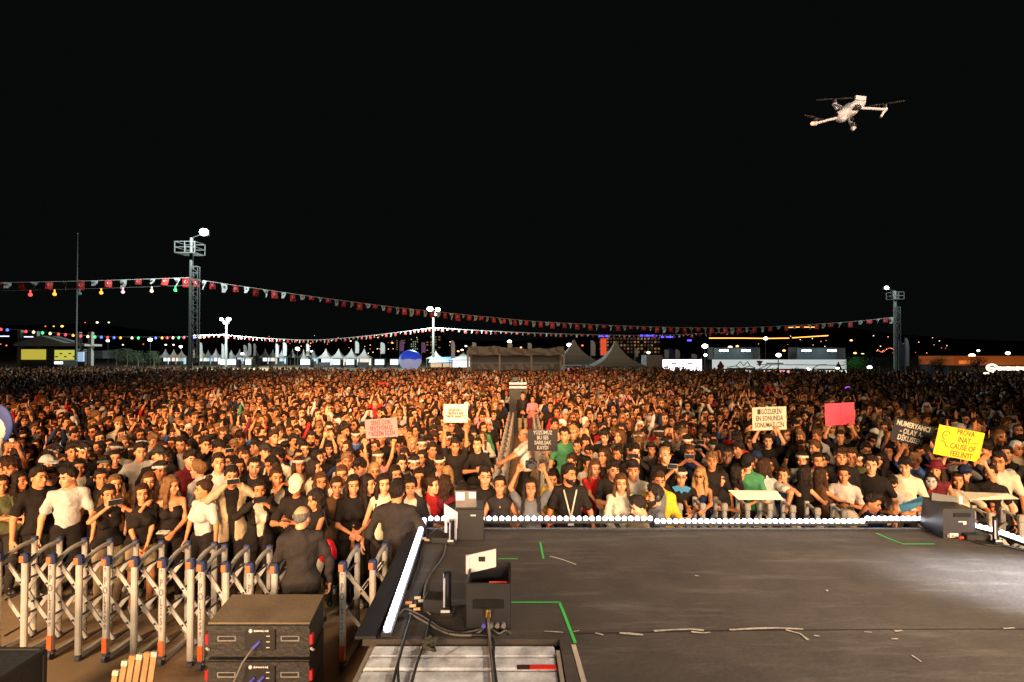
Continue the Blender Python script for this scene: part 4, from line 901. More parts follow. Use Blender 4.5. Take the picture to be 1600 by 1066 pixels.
bp_ = MB(); m_, k_ = USED[b.name]; bp_.add([(x, -.148-.02*(1-abs(x)/.14), 1.26+z) for x, z in pg], [tuple(range(10))]); bp_.build('print', mat('blue_print', (.04, .22, .42), .8), b)
held_phone(b, 'R', 'cream phone raised by the person in blue print shirt', 'cream', dz=.10)
P(1094, 729, 1.68, 'blond person in dark camisole with bare shoulders, looking left', 'blond person in the camisole', yaw=-15, sex='f', top='strap', tc='navy', bc='navy', pose='lean', hair='long', hc='blond', ex=[('sunglasses', 'black')])
P(1126, 733, 1.64, 'smiling person with dark hair in black top right of the blond one', None, yaw=5, sex='f', top='tee', tc='dark', pose='cross', hair='long')
P(1112, 704, 1.80, 'person with dark blond fringe in black T-shirt', None, top='tee', tc='black', pose='down', hair='quiff', hc='lightbrown')
P(1136, 697, 1.82, 'dark-skinned person with shaved head in black T-shirt', None, top='tee', tc='black', pose='down', hair='buzz', skin=(.16, .075, .04))
P(1152, 724, 1.68, 'person with long straight black hair turned sideways, hand raised', None, yaw=80, sex='f', top='tank', tc='black', pose='text', hair='long', hyaw=20)
P(1168, 708, 1.76, 'person in black cap and green shirt looking down', None, yaw=-10, hpitch=20, top='tee', tc='green', pose='down', hair='short', ex=[('cap', 'black')])
P(1194, 714, 1.80, 'person in white T-shirt with back of head turned, leaning on cream board', 'person leaning on the cream board', yaw=150, hyaw=-20, top='tee', tc='white', pose='down', hair='long', hc='brown', lh=(.36, -.05, 1.08), rh=(-.36, .05, 1.08))
P(1224, 728, 1.64, 'person with braided brown hair resting face on hands', None, yaw=-10, sex='f', top='tank', tc='navy', pose='face', hair='bun', hc='brown')
P(1256, 725, 1.68, 'long-haired person in black tank top turned away, elbows on the barrier', None, yaw=130, sex='f', top='tank', tc='black', pose='lean', hair='long', lean=10)
P(1282, 729, 1.66, 'person with very dark hair turned away beside another leaning back', None, yaw=120, sex='f', top='tank', tc='brown', pose='lean', hair='long', hc='brown')
P(1253, 705, 1.72, 'person wearing a light headscarf in the second row', None, yaw=-5, sex='f', top='tee', tc='lightgrey', pose='down', hair='bob', ex=[('bandana', 'cream')])
P(1277, 706, 1.72, 'person in pink top with dark tied hair, second row right', None, yaw=15, sex='f', top='tee', tc='pink', pose='down', hair='pony')
b = P(1318, 727, 1.74, 'person in pale pink T-shirt with hair tied back holding a phone', 'person in the pale pink T-shirt', yaw=0, sex='f', top='tee', tc=(.72, .60, .52), bc='beige', pose='text', hair='pony', wide=1.12)
held_phone(b, 'both', 'black phone in the hands above the pale pink T-shirt hem', 'black', dz=.03, tilt=R(-50))
P(1313, 698, 1.84, 'person in black jacket with white shoulder stripes', 'person with striped shoulders', yaw=10, top='long', tc='black', pose='down', hair='quiff', hc='brown', wide=1.05)
P(1361, 711, 1.84, 'smiling person in black V-neck shirt, tallest behind the right barrier', 'person in the black V-neck', yaw=0, top='vneck', tc='black', pose='down', hair='short', wide=1.1)
P(1362, 768, 1.74, 'crouching person in dark shirt looking right below the V-neck', 'crouching person', yaw=60, tgt=(0, 0), squat=.30, top='tee', tc='navy', pose='down', hair='short', hyaw=10, hpitch=18)
P(1391, 738, 1.72, 'person in white T-shirt looking down with arms folded on barrier', None, yaw=10, hpitch=28, top='tee', tc='white', pose='lean', hair='short', lean=16)
P(1414, 714, 1.76, 'person in cream T-shirt glancing down in the third row right', None, yaw=-8, hpitch=12, top='tee', tc='cream', pose='down', hair='quiff')
P(1429, 743, 1.64, 'person in black with black cap and white face mask, left of two', None, yaw=10, top='tee', tc='black', pose='cross', hair='curly', ex=[('mask', 'lightgrey')], lh=(-.2, -.4, 1.15), rh=(.2, -.42, 1.1))
P(1455, 737, 1.70, 'person in black with long hair and white face mask, right of two', None, yaw=-5, sex='f', top='tee', tc='black', pose='cross', hair='long', ex=[('mask', 'lightgrey')])
P(1463, 720, 1.70, 'person in purple hat with long brown hair', None, yaw=-15, sex='f', top='tank', tc='maroon', pose='down', hair='long', hc='brown', ex=[('hat', 'maroon')])
P(1497, 736, 1.68, 'person in cream top with long brown hair under the yellow sign', 'person under the yellow sign', yaw=0, sex='f', top='tee', tc='cream', pose='reach', hair='wavy', hc='brown', lh=(.34, -.32, 1.2), rh=(-.42, -.30, 1.25))
P(1547, 725, 1.72, 'person in black T-shirt smiling right of the yellow sign holder', None, yaw=-5, sex='f', top='tee', tc='black', pose='down', hair='pony')
P(1577, 735, 1.70, 'person in light grey beanie near the right picture edge', 'person in the grey beanie', yaw=-10, top='tee', tc='dark', pose='reach', hair='short', ex=[('beanie', 'lightgrey')], lh=(.5, -.4, 1.15))
P(1561, 706, 1.82, 'person with glasses and black hair in cream shirt at far right', None, yaw=-10, top='polo', tc='cream', pose='down', hair='short', ex=[('glasses', 'black')])
# people with signs
def sign(px, py, Y, w, h, c, label, lines=(), roll=0, tc=(.04, .03, .03), size=.07, dy=0, name='sign', sk=1.0):
    v = at(px, py, Y); e = empty('protest_sign' if name == 'sign' else name, v, label=label, cat='sign', group='signs held over the crowd'); e.rotation_euler = (R(3), R(roll), 0)
    mb = MB(); mb.box((0, 0, 0), (w, .008, h)); mb.build('card', mat('card', c, .75, var=.06, scale=4), e)
    if lines:
        o = link('lettering', text_mesh('lettering', '\n'.join(lines), size, mat('ink', tc, .7), .0015, .002), e, (dy, -.0065, 0), (R(90), 0, 0)); o.scale = (sk, 1.15, 1)
    return e
Yh = P(711, 685, 1.76, 'person in black T-shirt holding the white card overhead with both arms', 'white card', top='tee', tc='black', pose='sign', hair='short').location.y
sign(712, 646, Yh-.22, .43, .33, (.52, .49, .42), 'white card with small dark red writing held over the left crowd', ('GÜZELSİN  *', 'SENİNLE BİR', 'ÖMÜR  SANATÇI'), 0, (.16, .015, .01), .052, sk=.9)
Yh = P(591, 703, 1.66, 'person with white headband holding the pink card overhead', 'pink card', sex='f', top='tank', tc='pink', pose='sign', hair='wavy', hc='chestnut', ex=[('bandana', 'white')], lh=(.26, -.2, 1.92), rh=(-.26, -.2, 2.0), hyaw=20).location.y
sign(596, 669, Yh-.24, .54, .32, (.34, .18, .18), 'dusty pink card with red scribbled writing and torn edge', ('SENİ ÇOK', 'SEVİYORUZ', '* BİZİM İÇİN'), -4, (.28, .03, .04), .085, sk=.85)
Yh = P(1200, 678, 1.72, 'person holding up the white sign with three rows of black letters', 'three-row white sign', top='tee', tc='black', pose='sign', hair='short', lh=(.17, -.2, 1.84), rh=(-.17, -.2, 1.84)).location.y
sign(1202, 654, Yh-.25, .66, .45, (.66, .56, .40), 'white sign reading GÖZLERİN EN SONUNDA in black capitals', ('■GÖZLERİN', 'EN SONUNDA', 'SONUMAİLCİN'), -2, (.05, .035, .02), .118, 0, sk=.68)
Yh = P(1313, 672, 1.72, 'person mostly hidden below the plain red sheet', 'plain red sheet', top='tee', tc='black', pose='sign', hair='short', lh=(.2, -.2, 1.84), rh=(-.2, -.2, 1.84)).location.y
e = sign(1312, 647, Yh-.25, .60, .45, (.85, .075, .13), 'plain bright red sheet with a fold down the middle', (), -3)
mb = MB(); mb.box((.02, -.0055, 0), (.004, .002, .44)); mb.build('fold', mat('fold', (.5, .02, .03), .8), e)  # crease shade painted as a darker red strip on the flat card
Yh = P(1430, 706, 1.66, 'person holding the black sign tilted down to the right', 'black sign', top='tee', tc='blue', pose='sign', hair='short', hc='blond', lh=(.17, -.2, 1.84), rh=(-.17, -.2, 1.84)).location.y
sign(1425, 677, Yh-.25, .66, .37, (.012, .012, .016), 'black sign with white cut-out letters tilted down to the right', ('NUMERYANCI', '- OLAY A-', 'DİKUSSEN'), 14, (.62, .55, .42), .105, -.01, sk=.84)
b = P(1507, 727, 1.60, 'person in dark cap behind, both arms holding the yellow sign', None, top='tee', tc='black', pose='sign', hair='short', ex=[('cap', 'navy')], lh=(.26, -.05, 1.80), rh=(-.25, -.05, 1.86))
e = sign(1498, 693, b.location.y-.14, .71, .46, (.80, .60, .02), 'yellow sign with black writing and a drawn face, tilted right', ('PROVA', 'INAT', 'CAUSE OF', "FEELIN'IT"), 11, (.16, .12, .02), .105, .07, sk=.82)
HAND[-1] = (*HAND[-1][:3], 'yellow sign')
mb = MB(); z = -.0075
mb.tube([(-.22+.055*math.cos(t), z, .085+.07*math.sin(t)) for t in np.linspace(.4, 4.6, 12)], .006, 4); mb.tube([(-.30, z, -.02), (-.25, z, -.005), (-.21, z, -.03), (-.2, z, -.07), (-.14, z, -.09)], .006, 4); mb.tube([(-.235, z, .08), (-.215, z, .085)], .006, 4); mb.tube([(.20, z, .03), (.25, z, .05), (.29, z, .05)], .006, 4)
mb.build('drawing', mat('ink2', (.12, .09, .02), .7), e)
b = P(820, 669, 1.76, 'balding person in white shirt in the aisle reaching to the left', 'white shirt in the aisle', yaw=-78, tgt=(0, 0), top='polo', tc='white', bc='black', pose='reach', hair='balding', hc='grey', lean=3, lh=(.16, -.50, 1.12), rh=(-.12, -.46, 1.05), skin=(.6, .2, .09))
P(817, 612, 1.80, 'guard in black jacket and beige trousers at the far end of the aisle', 'far aisle guard', tgt=(0, 0), top='jacket', tc='black', ic='dark', bc='beige', pose='clasp', hair='short')
P(832, 618, 1.70, 'person in pink top and brown trousers beside the far aisle guard', None, tgt=(0, 0), sex='f', top='tee', tc='pink', bc='maroon', pose='clasp', hair='pony')
Y_ = 10.6; e = sign(848, 688, Y_, .58, .42, (.012, .01, .012), 'black sign with crooked white letters hanging on the right aisle barrier', ('YÜZÜMÜZ', 'BU SES', 'SARILSAK', 'KAYDI'), 0, (.30, .29, .28), .09, sk=.85)
# red bag, red ball
b_ = [o for o in sc.objects if o.get('label', '').startswith('person with long dark hair in left profile')][0]
bp = b_.location+Vector((.18, -.12, .93)); be = empty('handbag', bp, label='shiny red handbag hanging at the side of the person in white trousers', cat='bag')
Pg = grid((-.16, -.12, -.2), (.16, .12, .16), .016); V, Q = nets(smin(ell(Pg, (0, 0, 0), (.10, .07, .14)), ell(Pg, (0, 0, -.06), (.12, .08, .10)), .04)+wob(Pg, 60, .004), (-.16, -.12, -.2), .016)
link('bag', np_mesh('bag', V, Q, (mat('red_satin', (.62, .01, .02), .35),)), be); mb = MB(); mb.tube([(-.06, 0, .12), (-.09, .0, .35), (-.06, 0, .5)], .008, 6); mb.tube([(.05, 0, .12), (-.02, .0, .35), (-.05, 0, .5)], .008, 6); mb.build('strap', PLAST, be)
# round blue and white banner at the left edge
c_ = at(-7, 664, 10.2); e = empty('round_banner', c_, label='blue and white round banner cut off by the left picture edge', cat='banner')
mb = MB(); mb.ball((0, 0, 0), (.34, .06, .40), 20, 10); mb.build('rim', mat('banner_blue', (.03, .06, .28), .6), e); mb = MB(); mb.ball((0, -.02, -.06), (.25, .055, .29), 20, 10); mb.build('centre', mat('banner_white', (.6, .58, .56), .6), e)
mb = MB(); mb.tube([(.0, -.078, .08), (.1, -.076, .02), (.02, -.08, -.06), (.12, -.075, -.1)], .008, 5); mb.build('writing', mat('banner_red', (.5, .03, .04), .6), e)

# ------------------------------------------------------------------ the rest of the nearest 300, with poses shared
def aisle_x(y):
    t = (y-9)/11; return AXL[0]+(AXL[1]-AXL[0])*min(t, 1.15)-.22-.17, AXR[0]+(AXR[1]-AXR[0])*min(t, 1.15)+.22+.17
rr = random.Random(11)
cands = []
y = 7.55; j = 0
while y < 78:
    sp = .455 if y < 24 else .455+.16*min(1, (y-24)/14); half = y*.975+1.0
    x = -half+rr.random()*sp
    while x < half:
        X = x+rr.uniform(-.17, .17); Yy = y+rr.uniform(-.17, .17); x += sp
        al, ar = aisle_x(Yy)
        if Yy < 22.5 and al < X < ar: continue
        if 21.8 < Yy < 23.6 and -.45 < X < .95: continue
        if X > -.9 and Yy < 9.0 and X < ar: continue
        if X >= ar-.1 and X < 5.9 and Yy < 8.95: continue
        if X >= 5.9 and Yy < 8.95-(X-5.9)*.35+.12: continue
        if X < -.9 and Yy < 7.6: continue
        edge = 51 + 3*math.sin(X*.11)-7*min(1, max(0, (X-8)/14))
        if Yy > edge-6 and rr.random() < (Yy-edge+6)/14: continue
        if abs(X-.6) < 4.3 and Yy > 45: continue
        if any((X-a)**2+(Yy-b)**2 < .40**2 for a, b in PEOPLE) if Yy < 26 else False: continue
        if Yy < 13:
            H = 1.7; p = 800+850*X/Yy; top_ = 548+(CZ-1.74)*850/Yy; bad = False
            for hx, hy, hY, _ in HAND:
                if hY > Yy and abs(hx-p) < .30*850/Yy and top_ < hy+.20*850/hY: bad = True; break
            if bad: continue
        cands.append((X, Yy)); 
    y += sp*.98; j += 1
cands.sort(key=lambda c: c[0]**2+c[1]**2+CZ**2)
NP_ = 300-len(PEOPLE)
near, rest = cands[:NP_], cands[NP_:]
LIB = []
for i in range(64):
    f = i % 2; 
    d = dict(sex='f' if f else 'm', top=rr.choice(['tee', 'tee', 'tank', 'crop', 'long', 'tank'] if f else ['tee', 'tee', 'polo', 'long', 'tee', 'jacket', 'vneck']), pose=rr.choice(['down', 'down', 'clasp', 'pockets', 'down', 'cross', 'down', 'text', 'down', 'clasp', 'down', 'chin', 'down', 'down', 'phone', 'heart', 'down', 'hold'])if i > 7 else 'down',
        hyaw=rr.choice([0, 0, 12, -12, 25, -25, 40, -35]), hpitch=rr.choice([0, 0, -6, 8, 14]), wide=rr.choice([.95, 1, 1.08]) if not f else 1.0)
    LIB.append(d)
TOPC = [('black', 46), ('dark', 10), ('white', 7), ('cream', 4), ('navy', 6), ('grey', 5), ('lightgrey', 3), ('olive', 2), ('red', 2), ('beige', 2), ('maroon', 2), ('pink', 1), ('blue', 2), ('green', 1), ('brown', 2)]
TC_, TW_ = zip(*TOPC)
TN = {'tee': 'T-shirt', 'polo': 'polo shirt', 'long': 'long-sleeved top', 'tank': 'tank top', 'crop': 'cropped T-shirt', 'jacket': 'open jacket', 'vneck': 'V-neck shirt'}
HN = {'short': 'short', 'quiff': 'fringed', 'buzz': 'shaved', 'curly': 'curly', 'long': 'long', 'wavy': 'wavy', 'pony': 'tied-back', 'bob': 'bobbed', 'bun': 'bunned'}
PN = {'up': 'both arms up', 'wave': 'one hand high', 'heart': 'hands over head', 'phone': 'hands at face', 'phone_up': 'one fist raised', 'chin': 'hand on chin', 'clasp': 'hands clasped', 'cross': 'arms crossed'}
CN = {'dark': 'dark brown', 'lightgrey': 'light grey'}
marks = [(h[0], h[1], h[3]) for h in HAND if h[3]]
seen = set()
for X, Yy in near:
    d = dict(rr.choice(LIB)); f = d['sex'] == 'f'; tc_ = rr.choices(TC_, TW_)[0]; H = rr.gauss(1.66, .05) if f else rr.gauss(1.76, .05); H = min(max(H, 1.54), 1.90)
    d['tc'] = tc_; d['ic'] = rr.choice(['white', 'black', 'grey']); d['hair'] = rr.choice(['long', 'wavy', 'pony', 'long', 'bob', 'bun'] if f else ['short', 'short', 'quiff', 'quiff', 'buzz', 'curly']); d['hc'] = rr.choices(['black', 'brown', 'chestnut', 'lightbrown', 'blond'], [66, 20, 7, 4, 3])[0]
    ex = []; q = rr.random()
    if q < .11: ex.append(('bandana', rr.choice(['white', 'white', 'cream', 'black'])))
    elif q < .15: ex.append(('cap', rr.choice(['black', 'black', 'navy', 'dark', 'cream'])))
    if rr.random() < .10: ex.append(('glasses', 'black'))
    if not f and rr.random() < .12: ex.append(('beard', 'black'))
    d['ex'] = ex; rz = math.atan2(.6-X, Yy-.5)+R(rr.gauss(0, 14))
    b = person(X, Yy, d, 0, rz, H); px = 800+850*X/Yy; py = 548+(CZ-H)*850/Yy
    look = f"{CN.get(tc_, tc_)} {TN[d['top']]}"; hr = f"{HN[d['hair']]} {d['hc'] if d['hc'] != 'lightbrown' else 'light brown'} hair"
    xs = ['white headband', 'cap', 'glasses', 'beard']; ext = ''
    if ex: ext = {'bandana': f"{ex[0][1]} headband", 'cap': f"{ex[0][1]} cap", 'glasses': 'glasses', 'beard': 'beard'}[ex[0][0]]
    pn = PN.get(d['pose'], '')
    ms = sorted(marks, key=lambda m: math.hypot(m[0]-px, (m[1]-py)*2.2)); done = None
    for m in ms[:10]:
        dx, dy = m[0]-px, m[1]-py
        rel = ('above ' if dy > 10 else 'below ' if dy < -10 else '')+('and ' if abs(dy) > 10 and abs(dx) > 9 else '')+('left of ' if dx > 9 else 'right of ' if dx < -9 else ('' if abs(dy) > 10 else 'right behind '))
        near_ = '' if math.hypot(dx, dy) < 70 else 'far '
        for desc in (f"{look}, {ext or pn or hr}", f"{look}, {hr}", f"{look}, {pn or hr}", f"{look}, {hr}, {ext or pn}"):
            t = f"{desc}, {near_}{rel}the {m[2]}".replace(', ,', ',').replace(' person in the', '').replace('  ', ' ')
            t = t[0:1]+t[1:]
            n_ = len(t.split())
            if 4 <= n_ <= 16 and t not in seen: done = t; break
        if done: break
    seen.add(done); b['label'] = done
    if d['pose'] in ('phone', 'phone_up') and rr.random() < .8:
        pc = rr.choice(['black', 'white', 'lightgrey'])
        for m in ms[:8]:
            dx = m[0]-px; t = f"{CN.get(pc, pc)} phone, raised by one with {hr}, {'left' if dx > 0 else 'right'} of the {m[2]}".replace(' person in the', '')
            if len(t.split()) <= 16 and t not in seen: break
        seen.add(t); held_phone(b, 'both' if d['pose'] == 'phone' else 'R', t, pc, dz=.08)

# ------------------------------------------------------------------ the crowd farther back as one mass
CROWD = mat('crowd', vcol=True, rough=.75, spec=.08)
def face_cols(V):      # base colours of a head: brows, eyes, lips
    c = np.zeros(len(V), int); x, y, z = V[:, 0], V[:, 1], V[:, 2]
    c[(np.abs(np.abs(x)-.03) < .019) & (y < -.06) & (np.abs(z-.006) < .012)] = 3
    c[(np.abs(np.abs(x)-.031) < .022) & (y < -.06) & (np.abs(z-.032) < .009)] = 3
    c[(np.abs(x) < .024) & (y < -.07) & (np.abs(z+.066) < .011)] = 4
    return c
def coarse(geo_h, head_h, n, cut):
    out = []; r2 = random.Random(5+n)
    for i in range(n):
        f = i % 2; d = dict(sex='f' if f else 'm', top=r2.choice(['tee', 'tank', 'long'] if f else ['tee', 'tee', 'long', 'polo']), pose=r2.choices(['down', 'clasp', 'phone_up', 'up', 'heart', 'wave'], [80, 10, 4, 2, 3, 1])[0], hyaw=r2.choice([0, 0, 15, -15, 30, -30]), hpitch=r2.choice([0, 0, 8, -6]))
        g = body_parts(d, geo_h, 1); Vs, Qs, Ks = [], [], []; nn = 0
        hm = g['hm']; hv, hq, _ = head_mesh(d['sex'], head_h); hair = hair_mesh_raw(r2.choice(['long', 'wavy', 'pony', 'bob'] if f else ['short', 'quiff', 'curly', 'buzz', 'short']), head_h*1.15)
        for V, Q, kk in ((g['body'][0], g['body'][1], 0), (g['top'][0], g['top'][1], 1), (hv, hq, -1), (hair[0], hair[1], 2)):
            k_ = face_cols(V) if kk == -1 else np.full(len(V), kk)
            if kk in (-1, 2): V = rot_apply(V, hm)
            keep = V[:, 2] > cut; fk = keep[Q].all(1); Q2 = Q[fk]; u = np.unique(Q2); mp_ = -np.ones(len(V), int); mp_[u] = np.arange(len(u))
            Vs.append(V[u]); Qs.append(mp_[Q2]+nn); Ks.append(k_[u]); nn += len(u)
        out.append((np.concatenate(Vs), np.concatenate(Qs), np.concatenate(Ks)))
    return out
def hair_mesh_raw(kind, h):
    s = dict(HAIRS); HAIRS.clear(); r = hair_mesh(kind, h); HAIRS.clear(); HAIRS.update(s); return r
MID = coarse(.048, .0185, 26, .85); FAR = coarse(.075, .033, 14, 1.12)
print('templates', sum(len(t[1]) for t in MID)/26, sum(len(t[1]) for t in FAR)/14)
Vs, Qs, Cs = [], [], []; nn = 0
hcol = np.array([HC[k] for k in ('black', 'black', 'black', 'brown', 'chestnut', 'lightbrown')]); skc = np.array(SK); tcol = np.array([COL[c] for c in TC_]); tw = np.array(TW_, float); tw /= tw.sum()
for X, Yy in rest:
    T = (MID if Yy < 23 else FAR); V, Q, K = T[rng.integers(len(T))]; H = rng.normal(1.70, .075)/1.72; a = math.atan2(.6-X, Yy-.5)+rng.normal(0, .38)
    c, s = math.cos(a), math.sin(a); W = np.empty_like(V); W[:, 0] = (V[:, 0]*c-V[:, 1]*s)*H+X; W[:, 1] = (V[:, 0]*s+V[:, 1]*c)*H+Yy; W[:, 2] = V[:, 2]*H
    pal = np.array([skc[rng.integers(5)]*rng.uniform(.85, 1.2), tcol[rng.choice(len(tcol), p=tw)], hcol[rng.integers(6)], (.05, .025, .015), (.34, .12, .08)])
    if rng.random() < .06: pal[2] = (.6, .58, .52) if rng.random() < .6 else (.3, .3, .3)
    Vs.append(W); Qs.append(Q+nn); Cs.append(pal[K]); nn += len(V)
V = np.concatenate(Vs); Q = np.concatenate(Qs); C_ = np.concatenate(Cs); me = np_mesh('crowd', V, Q, (CROWD,))
at_ = me.color_attributes.new('col', 'FLOAT_COLOR', 'POINT'); at_.data.foreach_set('color', np.concatenate([C_, np.ones((len(C_), 1))], 1).astype(np.float32).ravel())
tag(link('crowd', me), 'dense crowd of thousands filling the field behind the front rows', 'crowd', kind='stuff')
print('crowd faces', len(Q), 'people', len(rest), len(PEOPLE))
# ------------------------------------------------------------------ background
def glow(name, c, s, sample=False): return mat(name, tuple(min(1, x*.5) for x in c), .5, emit=c, strength=s, sample=sample)
POLE = mat('galvanised_steel', (.13, .135, .13), .55, .3, var=.1); DARKM = mat('dark_paint', (.03, .03, .03), .6); FAB = mat('tent_fabric', (.55, .54, .52), .7, var=.12, scale=2)
LW = glow('white_lamp', (.95, 1, .98), 14); LWW = glow('warm_lamp', (1, .82, .55), 10); LS = glow('small_lamp', (1, .95, .85), 6)
def point(name, loc, power, c=(.85, 1, .97), r=.2):
    d = bpy.data.lights.new(name, 'POINT'); d.energy = power; d.color = c; d.shadow_soft_size = r; o = bpy.data.objects.new(name, d); col.objects.link(o); o.location = loc
def wpx(px0, px1, Y): return (px1-px0)*Y/F
def mast(px, Y, pyt, label, ladder=None, basket=None, lamps=(), r=.18, extra=None):
    b = at(px, 600, Y); e = empty('light_mast', (b.x, Y, 0), label=label, cat='mast', group='floodlight masts'); zt = at(px, pyt, Y).z; o = e.location
    mb = MB(); mb.tube([(0, 0, 0), (0, 0, zt*.6), (0, 0, zt)], [r, r*.9, r*.75], 10); mb.build('pole', POLE, e)
    if ladder:
        x0, x1, y0, y1 = ladder; X0, X1, Z0, Z1 = at(x0, 540, Y).x-b.x, at(x1, 540, Y).x-b.x, at(0, y1, Y).z, at(0, y0, Y).z; mb = MB()
        for X in (X0, X1):
            for yy in (0, -.35): mb.tube([(X, yy, Z0), (X, yy, Z1)], .04, 6)
        n = int((Z1-Z0)/.55)
        for i in range(n+1):
            z = Z0+(Z1-Z0)*i/n; mb.bar((X0, 0, z), (X1, 0, z), .045); mb.bar((X0, -.35, z), (X1, -.35, z), .045)
            if i < n: mb.bar((X0 if i % 2 else X1, -.35, z), (X1 if i % 2 else X0, -.35, z+(Z1-Z0)/n), .03)
            if i % 3 == 0: mb.bar((0, 0, z), (X0, 0, z), .05)
        mb.build('ladder', POLE, e)
    if basket:
        x0, x1, y0, y1 = basket; X0, X1, Z0, Z1 = at(x0, 540, Y).x-b.x, at(x1, 540, Y).x-b.x, at(0, y1, Y).z, at(0, y0, Y).z; mb = MB(); d = (X1-X0)*.45
        mb.box(((X0+X1)/2, 0, Z0), (X1-X0, 2*d, .07))
        for z in ((Z0+Z1)/2, Z1):
            for yy in (-d, d): mb.bar((X0, yy, z), (X1, yy, z), .05)
            for X in (X0, X1): mb.bar((X, -d, z), (X, d, z), .05)
        for X in (X0, (X0+X1)/2, X1):
            for yy in (-d, d): mb.bar((X, yy, Z0), (X, yy, Z1), .06)
        mb.build('platform', POLE, e)
    for lx, ly, rr_, m_, pw in lamps:
        p = at(lx, ly, Y-.3)-o; mb = MB(); mb.ball((0, -.05, 0), (rr_, rr_*.5, rr_*.8), 12, 8); f = mb.build('lamp_glass', m_, e, p)
        mb = MB(); mb.box(p+Vector((0, .28, 0)), (rr_*1.5, .14, rr_*1.2)); mb.bar(p+Vector((0, .28, 0)), (0, 0, zt), .06); mb.build('lamp_housing', DARKM, e)
        if pw: point('floodlight', o+p+Vector((0, -3.2, .2)), pw)
    return e
mast(297, 50, 372, 'tall steel floodlight mast with ladder tower and platform at left', (301, 311, 417, 566), (280, 311, 380, 397), [(319, 363, .42, LW, 4500)], .2)
mast(1400, 62, 455, 'tall floodlight mast with one small lamp at right', (1397, 1404, 480, 596), (1391, 1408, 457, 468), [(1385, 450, .24, LW, 900)], .24)
mast(677, 90, 488, 'floodlight mast with a white and a warm lamp behind the crowd centre', None, (673, 682, 490, 493), [(672, 483, .5, LW, 24000), (684, 484, .42, LWW, 0)], .22)
mast(353, 100, 503, 'floodlight mast with two lamps above the far tents', None, (350, 356, 503, 506), [(346, 499, .34, LWW, 0), (357.5, 499, .42, LW, 32000)], .22)
b = at(118, 600, 90); e = empty('flagpole', (b.x, 90, 0), label='very tall thin bare flagpole at the left', cat='flagpole'); mb = MB(); mb.tube([(0, 0, 0), (0, 0, at(0, 366, 90).z)], [.20, .06], 8); mb.build('pole', mat('dim_steel', (.035, .035, .035), .7), e); mb = MB(); mb.ball((0, 0, at(0, 365, 90).z), .12, 8, 6); mb.build('finial', POLE, e)

# bunting: red flags with crescent and star, white flags between them
RF = mat('red_flag', (.75, .04, .03), .7); WF = mat('white_flag', (.62, .62, .60), .7); PR = mat('flag_print', (.12, .12, .13), .7); WPR = mat('flag_white', (.8, .8, .8), .7)
def flagpiece(kind):
    def fn():
        mb = MB(); w, h = .56, .78
        if kind == 'red':
            nx = 4; vs = [(-w/2+w*i/nx, .04*math.sin(i*1.7+j), -h*j/3) for j in range(4) for i in range(nx+1)]; fs = [(j*(nx+1)+i, j*(nx+1)+i+1, (j+1)*(nx+1)+i+1, (j+1)*(nx+1)+i) for j in range(3) for i in range(nx)]
            mb.add(vs, fs, 0, True); a0 = np.linspace(.7, 5.58, 9); pts = [(.13*math.cos(t), -.06, -.34+.13*math.sin(t)) for t in a0]+[(.04+.10*math.cos(t), -.06, -.34+.10*math.sin(t)) for t in a0[::-1]]
            n = len(a0)
            mb.add(pts, [(i, i+1, 2*n-2-i, 2*n-1-i) for i in range(n-1)], 1)
            mb.add([(.14+(.055 if k % 2 else .022)*math.cos(k*math.pi/5), -.061, -.34+(.055 if k % 2 else .022)*math.sin(k*math.pi/5)) for k in range(10)], [tuple(range(10))], 1)
            return mb.mesh('red_flag', (RF, WPR))
        s = {'w0': (.5, .42), 'w1': (.55, .12), 'w2': (.42, .30)}[kind]; vs = [(-s[0]/2, 0, 0), (s[0]/2, 0, 0), (s[1]*.5+.05, -.05, -h*.55), (-s[1]*.5+.05, .03, -h*.55), (s[1]*.3-.04, 0, -h), (-s[1]*.3-.04, .03, -h)]
        mb.add(vs, [(0, 1, 2, 3), (3, 2, 4, 5)], 0); mb.add([(-.09, -.055, -.2), (.09, -.055, -.2), (.07, -.06, -.38), (-.07, -.06, -.38)], [(0, 1, 2, 3)], 1); return mb.mesh('white_flag', (WF, PR))
    return shared(kind, fn)
def lerp_path(keys, n):
    out = []; L = [0]; 
    for a, b in zip(keys, keys[1:]): L.append(L[-1]+(b-a).length)
    for i in range(n+1):
        s = L[-1]*i/n; k = max(j for j in range(len(L)-1) if L[j] <= s+1e-6); t = (s-L[k])/(L[k+1]-L[k]); a, b, c, d = keys[max(k-1, 0)], keys[k], keys[k+1], keys[min(k+2, len(keys)-1)]
        out.append(.5*((2*b)+(c-a)*t+(2*a-5*b+4*c-d)*t*t+(3*b-a-3*c+d)*t**3))
    return out
def bunting(keys, n, label, scale=1, th=.02, first=0):
    pts = lerp_path([at(*k) for k in keys], n); o = pts[0]; e = empty('bunting', o, label=label, cat='bunting', group='bunting lines over the field'); mb = MB(); mb.tube([p-o for p in pts], th, 5); mb.build('cord', WPR, e)
    for i in range(n):
        p = (pts[i]+pts[i+1])/2-o; k = 'red' if (i+first) % 2 == 0 else random.choice(['w0', 'w1', 'w2', 'w0']); d = pts[i+1]-pts[i]
        f = link('red_flag' if k == 'red' else 'white_flag', flagpiece(k), e, p, (random.uniform(-.5, .5), 0, math.atan2(d.y, d.x)+random.uniform(-.4, .4))); sx = scale*random.uniform(.85, 1.1); f.scale = (sx, sx, sx*random.choice([1, 1, .9, .6]))
    return pts
bunting([(-12, 442, 45), (140, 439, 47), (296, 434, 50)], 15, 'bunting with large red and white flags running left from the tall mast', 1.05)
